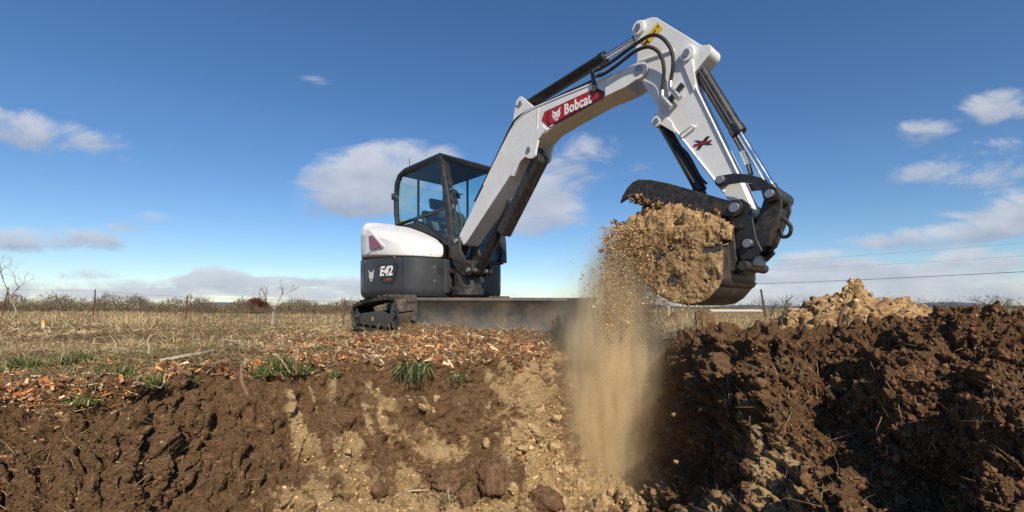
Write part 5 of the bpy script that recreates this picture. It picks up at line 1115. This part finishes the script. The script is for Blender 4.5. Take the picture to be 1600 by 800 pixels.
# ------------------------------------------------------------------ field: stake, fence, trees, brush, buildings, poles, wires
def wpt(px, py, d_): return Vector(((px-800)/FPX*d_, d_, CAMH+(HOR-py)*d_/FPX))
M_STAKE = painted('pale_stake_wood', (.62,.50,.33), .8, .2); M_ORANGE = painted('orange_paint', (.80,.30,.03), .6, .1); M_RUST = painted('rusty_post', (.10,.040,.026), .8, .4, (.18,.09,.06))
b_ = wpt(68,522,7.4); st = empty('survey_stake', b_, R(12)); tag(st, 'pale wooden survey stake with an orange top in the field', 'stake')
MB().add([(-.022,-.012,-.08),(.022,-.012,-.08),(.022,.012,-.08),(-.022,.012,-.08),(-.022,-.012,.185),(.022,-.012,.185),(.022,.012,.185),(-.022,.012,.185)],[(0,3,2,1),(4,5,6,7),(0,1,5,4),(1,2,6,5),(2,3,7,6),(3,0,4,7)]).build('stake_shaft', M_STAKE, st, bevel=.003)
MB().box(-.0235,.0235,-.0135,.0135,.185,.222).build('painted_top', M_ORANGE, st, bevel=.003)
fence = empty('wire_fence', wpt(290,505,15)); tag(fence, 'barbed wire fence on thin rusty steel posts across the field', 'fence')
posts = [(-120,446,500,17.5),(4,449,497,16.5),(147,452,498,16),(291,461,507,15),(537,468,513,14.5),(760,470,515,14.5)]
fl = fence.location; tops = []
for i, (px, y0, y1, d_) in enumerate(posts):
    a_, c_ = wpt(px-2,y1+4,d_)-fl, wpt(px+(2 if i!=1 else 9),y0,d_)-fl
    MB().tube([a_,c_], .018, n=6).box(c_.x-.014,c_.x+.014,c_.y-.003,c_.y+.003,a_.z+.5,c_.z-.01).build('fence_post', M_RUST, fence, smooth=0); tops.append((a_,c_))
for hgt_ in (.94,.66,.40):
    P_ = []
    for a_, c_ in tops: P_.append(a_+(c_-a_)*hgt_)
    MB().tube(P_, .0045, n=4, smooth=3).build('fence_wire', M_RUST, fence)
pst = MB().tube([wpt(1196,496,9),wpt(1189,452,9)], .018, n=6).build('steel_post', M_RUST, None); tag(pst, 'leaning rusty steel post behind the bucket', 'post')
for i, (px, y0, y1, d_) in enumerate([(1023,455,520,14),(1044,470,522,16)]):
    o = MB().tube([wpt(px,y1,d_),wpt(px+1,y0,d_)], .05, n=7).build('wooden_post', M_PALEW, None); tag(o, ['taller weathered wooden post behind the falling soil','shorter weathered wooden post under the bucket'][i], 'post')
def tree(name, base, h, mat, label, spread=.6, depth=5, lean=(0,0), r0=.05, seed=1, trunk_frac=.35, nbr=(2,3), group=None):
    rd = random.Random(seed); root = empty(name, base); tag(root, label, 'tree', group); tr = MB(); cr = MB()
    def rec(p, d, l_, r, k):
        q1 = p+d*l_*.5+Vector((rd.gauss(0,1),rd.gauss(0,1),rd.gauss(0,.6)))*l_*.07; q = p+d*l_+Vector((rd.gauss(0,1),rd.gauss(0,1),0))*l_*.08
        (tr if k >= depth-1 else cr).tube([p,q1,q], (r,r*.68), n=6 if k>2 else 4)
        if k <= 0: return
        for _ in range(rd.randint(*nbr)):
            nd_ = (d+Vector((rd.gauss(0,1),rd.gauss(0,1),rd.gauss(0.05,.6)))*spread).normalized(); rec(p+(q-p)*rd.uniform(.6,1.0) if rd.random()<.5 else q, nd_, l_*rd.uniform(.58,.85), r*.62, k-1)
    rec(Vector((0,0,-.05)), Vector((lean[0],lean[1],1)).normalized(), h*trunk_frac, r0, depth)
    tr.build('trunk', mat, root); cr.build('crown', mat, root); return root
M_PBARK = painted('pale_bark', (.36,.31,.25), .9, .4, (.20,.16,.12), scale=12); M_GBARK = painted('grey_brown_bark', (.10,.075,.06), .95, .3, (.16,.12,.09), scale=10)
tree('bare_tree', wpt(16,502,16), 2.5, M_PBARK, 'pale leafless sapling at the left edge of the field', .50, 5, (.22,0), .028, 14, .34)
tree('dead_tree', wpt(425,508,14), 1.25, M_PBARK, 'leaning dead tree with few pale branches beyond the fence', .75, 4, (.25,0), .045, 11, .52)
tree('oak_tree', wpt(1553,502,60), 5.6, M_GBARK, 'large leafless oak on the right horizon', .60, 7, (0,0), .16, 3, .26, (2,3))
tree('dead_shrub', wpt(1222,500,3.6), .22, M_GBARK, 'leafless dark twig standing on the crest of the spoil bank', .5, 3, (.1,0), .007, 8, .5)
tree('dead_shrub', wpt(1205,500,3.7), .16, M_GBARK, 'second dry twig left of the dark crest twig', .5, 3, (-.1,0), .006, 9, .5)
tree('bare_tree', wpt(1330,500,70), 3.2, M_GBARK, 'small leafless tree behind the tan heap', .65, 6, (0,0), .10, 21, .26)
tree('bare_tree', wpt(75,492,50), 2.6, M_GBARK, 'bushy leafless tree above the brush behind the sapling', .75, 6, (0,0), .07, 31, .22, (2,4))
for i, (px, h_, d_, sd_, lb) in enumerate([(165,2.2,48,41,'leafless thicket tree behind the first fence post'),(262,1.9,50,42,'leafless thicket tree left of the second fence post'),(335,1.7,47,43,'leafless thicket tree right of the second fence post'),(478,1.8,49,44,'leafless thicket tree right of the dead tree'),(548,2.3,46,45,'leafless thicket tree just left of the excavator track'),(1235,3.4,80,46,'leafless tree above the small pale shed'),(1262,3.0,85,47,'leafless tree right of the shed'),(1030,3.2,82,48,'leafless tree behind the falling soil'),(1430,2.8,75,49,'leafless tree right of the tan heap')]):
    tree('bare_tree', wpt(px,490,d_), h_, M_GBARK, lb, .8, 5, (0,0), .06, sd_, .24, (2,4), 'leafless trees in the far brush')
# brush along the far side of the field: one mass
def brush(name, xs_, n_, dd, htab, pal, label):
    px = rng.uniform(xs_[0], xs_[1], n_); d_ = rng.uniform(dd[0], dd[1], n_)
    clump = .30+.75*np.clip(perlin(np.stack([px*.022, d_*.12, px*0],1))*1.6+.35,0,1); h = np.interp(px, [a for a,_ in htab], [b for _,b in htab])*clump
    z = rng.random(n_)**.8*h; g0 = np.interp(px, [0,250,400,900,1000,1600],[-.02,-.15,-.25,-.25,-.1,-.1])
    p = np.stack([(px-800)/FPX*d_, d_, g0+z],1); up = np.stack([rng.normal(size=n_), rng.normal(size=n_), np.abs(rng.normal(size=n_))*1.1+.2],1)
    pk = np.array(pal); ci = np.clip(((perlin(np.stack([px*.03,d_*.2,px*0+5],1))*.9+.5)*len(pal)+rng.normal(size=n_)*.7).astype(int),0,len(pal)-1)
    o = blades(name, p, up, rng.uniform(.25,.75,n_), rng.uniform(.010,.028,n_), pk[ci]*(1+rng.normal(size=(n_,1))*.18).clip(.4,1.4), M_TWIG, .4); tag(o, label, 'brush', kind='stuff')
brush('distant_brush', (-150,900), 27000, (42,60), [(-150,1.9),(60,1.7),(85,2.4),(120,1.6),(200,1.55),(240,1.9),(330,1.5),(420,1.6),(480,1.3),(560,1.9),(620,1.6),(900,1.5)], [(.12,.085,.06),(.17,.125,.085),(.13,.105,.06),(.21,.16,.11),(.17,.145,.065)], 'grey olive leafless brush along the far side of the field')
brush('distant_wood', (980,1760), 12000, (75,130), [(980,2.6),(1100,2.4),(1200,3.2),(1300,3.0),(1450,2.4),(1760,2.6)], [(.07,.058,.048),(.10,.078,.060),(.085,.08,.05)], 'grey leafless wood on the right horizon')
n_ = 2600; c0 = wpt(402,484,47); u_ = rng.normal(size=(n_,3)); u_ /= np.linalg.norm(u_,axis=1)[:,None]; q = u_*(rng.random((n_,1))**.4)*np.array([1.0,.8,.85])+np.array(c0)[None]+np.array([0,0,.35])
o = blades('shrub', q, u_+[0,0,.6], rng.uniform(.1,.3,n_), rng.uniform(.015,.03,n_), jitter((.13,.045,.030),n_,.3), M_TWIG, .4); tag(o, 'round reddish brown shrub in the brush behind the dead tree', 'shrub')
# far blue ridge
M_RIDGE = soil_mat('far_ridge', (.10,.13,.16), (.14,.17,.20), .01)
xr = np.linspace(-900,1500,90); zr = 10+5*np.sin(xr*.006+1)+3*np.sin(xr*.021); yr = np.full(90,1300.)+0*xr
vr = np.concatenate([np.stack([xr,yr-60,xr*0-3],1), np.stack([xr,yr,zr],1), np.stack([xr,yr+120,xr*0-3],1)]); fr_ = np.concatenate([np.stack([np.arange(89)+k_*90,np.arange(89)+1+k_*90,np.arange(89)+91+k_*90,np.arange(89)+90+k_*90],1) for k_ in (0,1)])
o = npmesh('ridge', vr, fr_, M_RIDGE, smooth=True); tag(o, 'low blue ridge on the horizon', 'hill', kind='structure')
# buildings
M_WALL = painted('pale_wall', (.34,.30,.25), .8, .2); M_ROOF = painted('pale_metal_roof', (.62,.56,.46), .6, .3, (.40,.33,.25)); M_DOORW = painted('dark_opening', (.04,.04,.045), .4, .1)
def house(name, c, w, dpt, hw, hr, label, rz=0, roofm=None):
    h = empty(name, c, rz); tag(h, label, 'building')
    MB().box(-w/2,w/2,-dpt/2,dpt/2,-.6,hw).build('wall', M_WALL, h)
    MB().add([(-w/2-.25,-dpt/2-.3,hw-.1),(w/2+.25,-dpt/2-.3,hw-.1),(w/2+.25,0,hw+hr),(-w/2-.25,0,hw+hr),(-w/2-.25,dpt/2+.3,hw-.1),(w/2+.25,dpt/2+.3,hw-.1),(-w/2-.25,-dpt/2-.3,hw-.22),(w/2+.25,-dpt/2-.3,hw-.22)],[(0,1,2,3),(3,2,5,4),(6,7,1,0),(0,3,4),(1,5,2)]).build('roof', roofm or M_ROOF, h, smooth=0)
    for x in ((-w*.3,0,w*.3) if name == 'farmhouse' else ()):
        wd_ = MB().box(x-.45,x+.45,-dpt/2-.03,-dpt/2-.005,.5,1.5).build('window', M_DOORW, h, smooth=0)
house('barn', wpt(1148,497,58)-Vector((0,0,.2)), 6.0, 6, .35, .95, 'low barn with a pale metal roof under the bucket')
house('shed', wpt(1252,496,40)-Vector((0,0,.2)), 1.4, 1.6, .75, .25, 'small pale shed left of the tan heap')
house('farmhouse', wpt(457,491,75), 3.0, 4, 1.2, .8, 'distant house roof behind the brush left of the excavator', .2, M_WALL)
# utility poles and wires
M_POLE = painted('creosote_pole', (.07,.05,.04), .9, .3); M_CABLE = painted('cable', (.03,.03,.035), .6, .05)
for i, (px, y0, y1, d_) in enumerate([(1473,471,497,140),(1381,464,497,120),(1075,411,492,90)]):
    u_ = empty('utility_pole', wpt(px,y1,d_)); tag(u_, ['utility pole with a crossarm on the right horizon','utility pole peeking over the tan heap','foot of the tall utility pole showing under the bucket'][i], 'utility pole'); hh = (y1-y0)*d_/FPX
    MB().cyl((0,0,-.5),(0,0,hh), .16,.11,n=8).build('pole', M_POLE, u_); MB().box(-1.4,1.4,-.06,.06,hh-.35,hh-.15).build('crossarm', M_POLE, u_)
def cable(a, b, sag, r, label):
    a, b = wpt(*a), wpt(*b); P_ = [a+(b-a)*t_-Vector((0,0,sag*4*t_*(1-t_))) for t_ in np.linspace(0,1,17)]
    o = MB().tube(P_, r, n=5).build('power_line', M_CABLE, None); tag(o, label, 'power line')
cable((1075,447,90),(1900,408,38), .25, .030, 'thick power line low on the right, nearest the bucket')
cable((1075,414,90),(1900,352,40), .5, .010, 'upper of the two thin power lines on the right')
cable((1075,425,90),(1900,378,40), .5, .009, 'lower of the two thin power lines on the right')
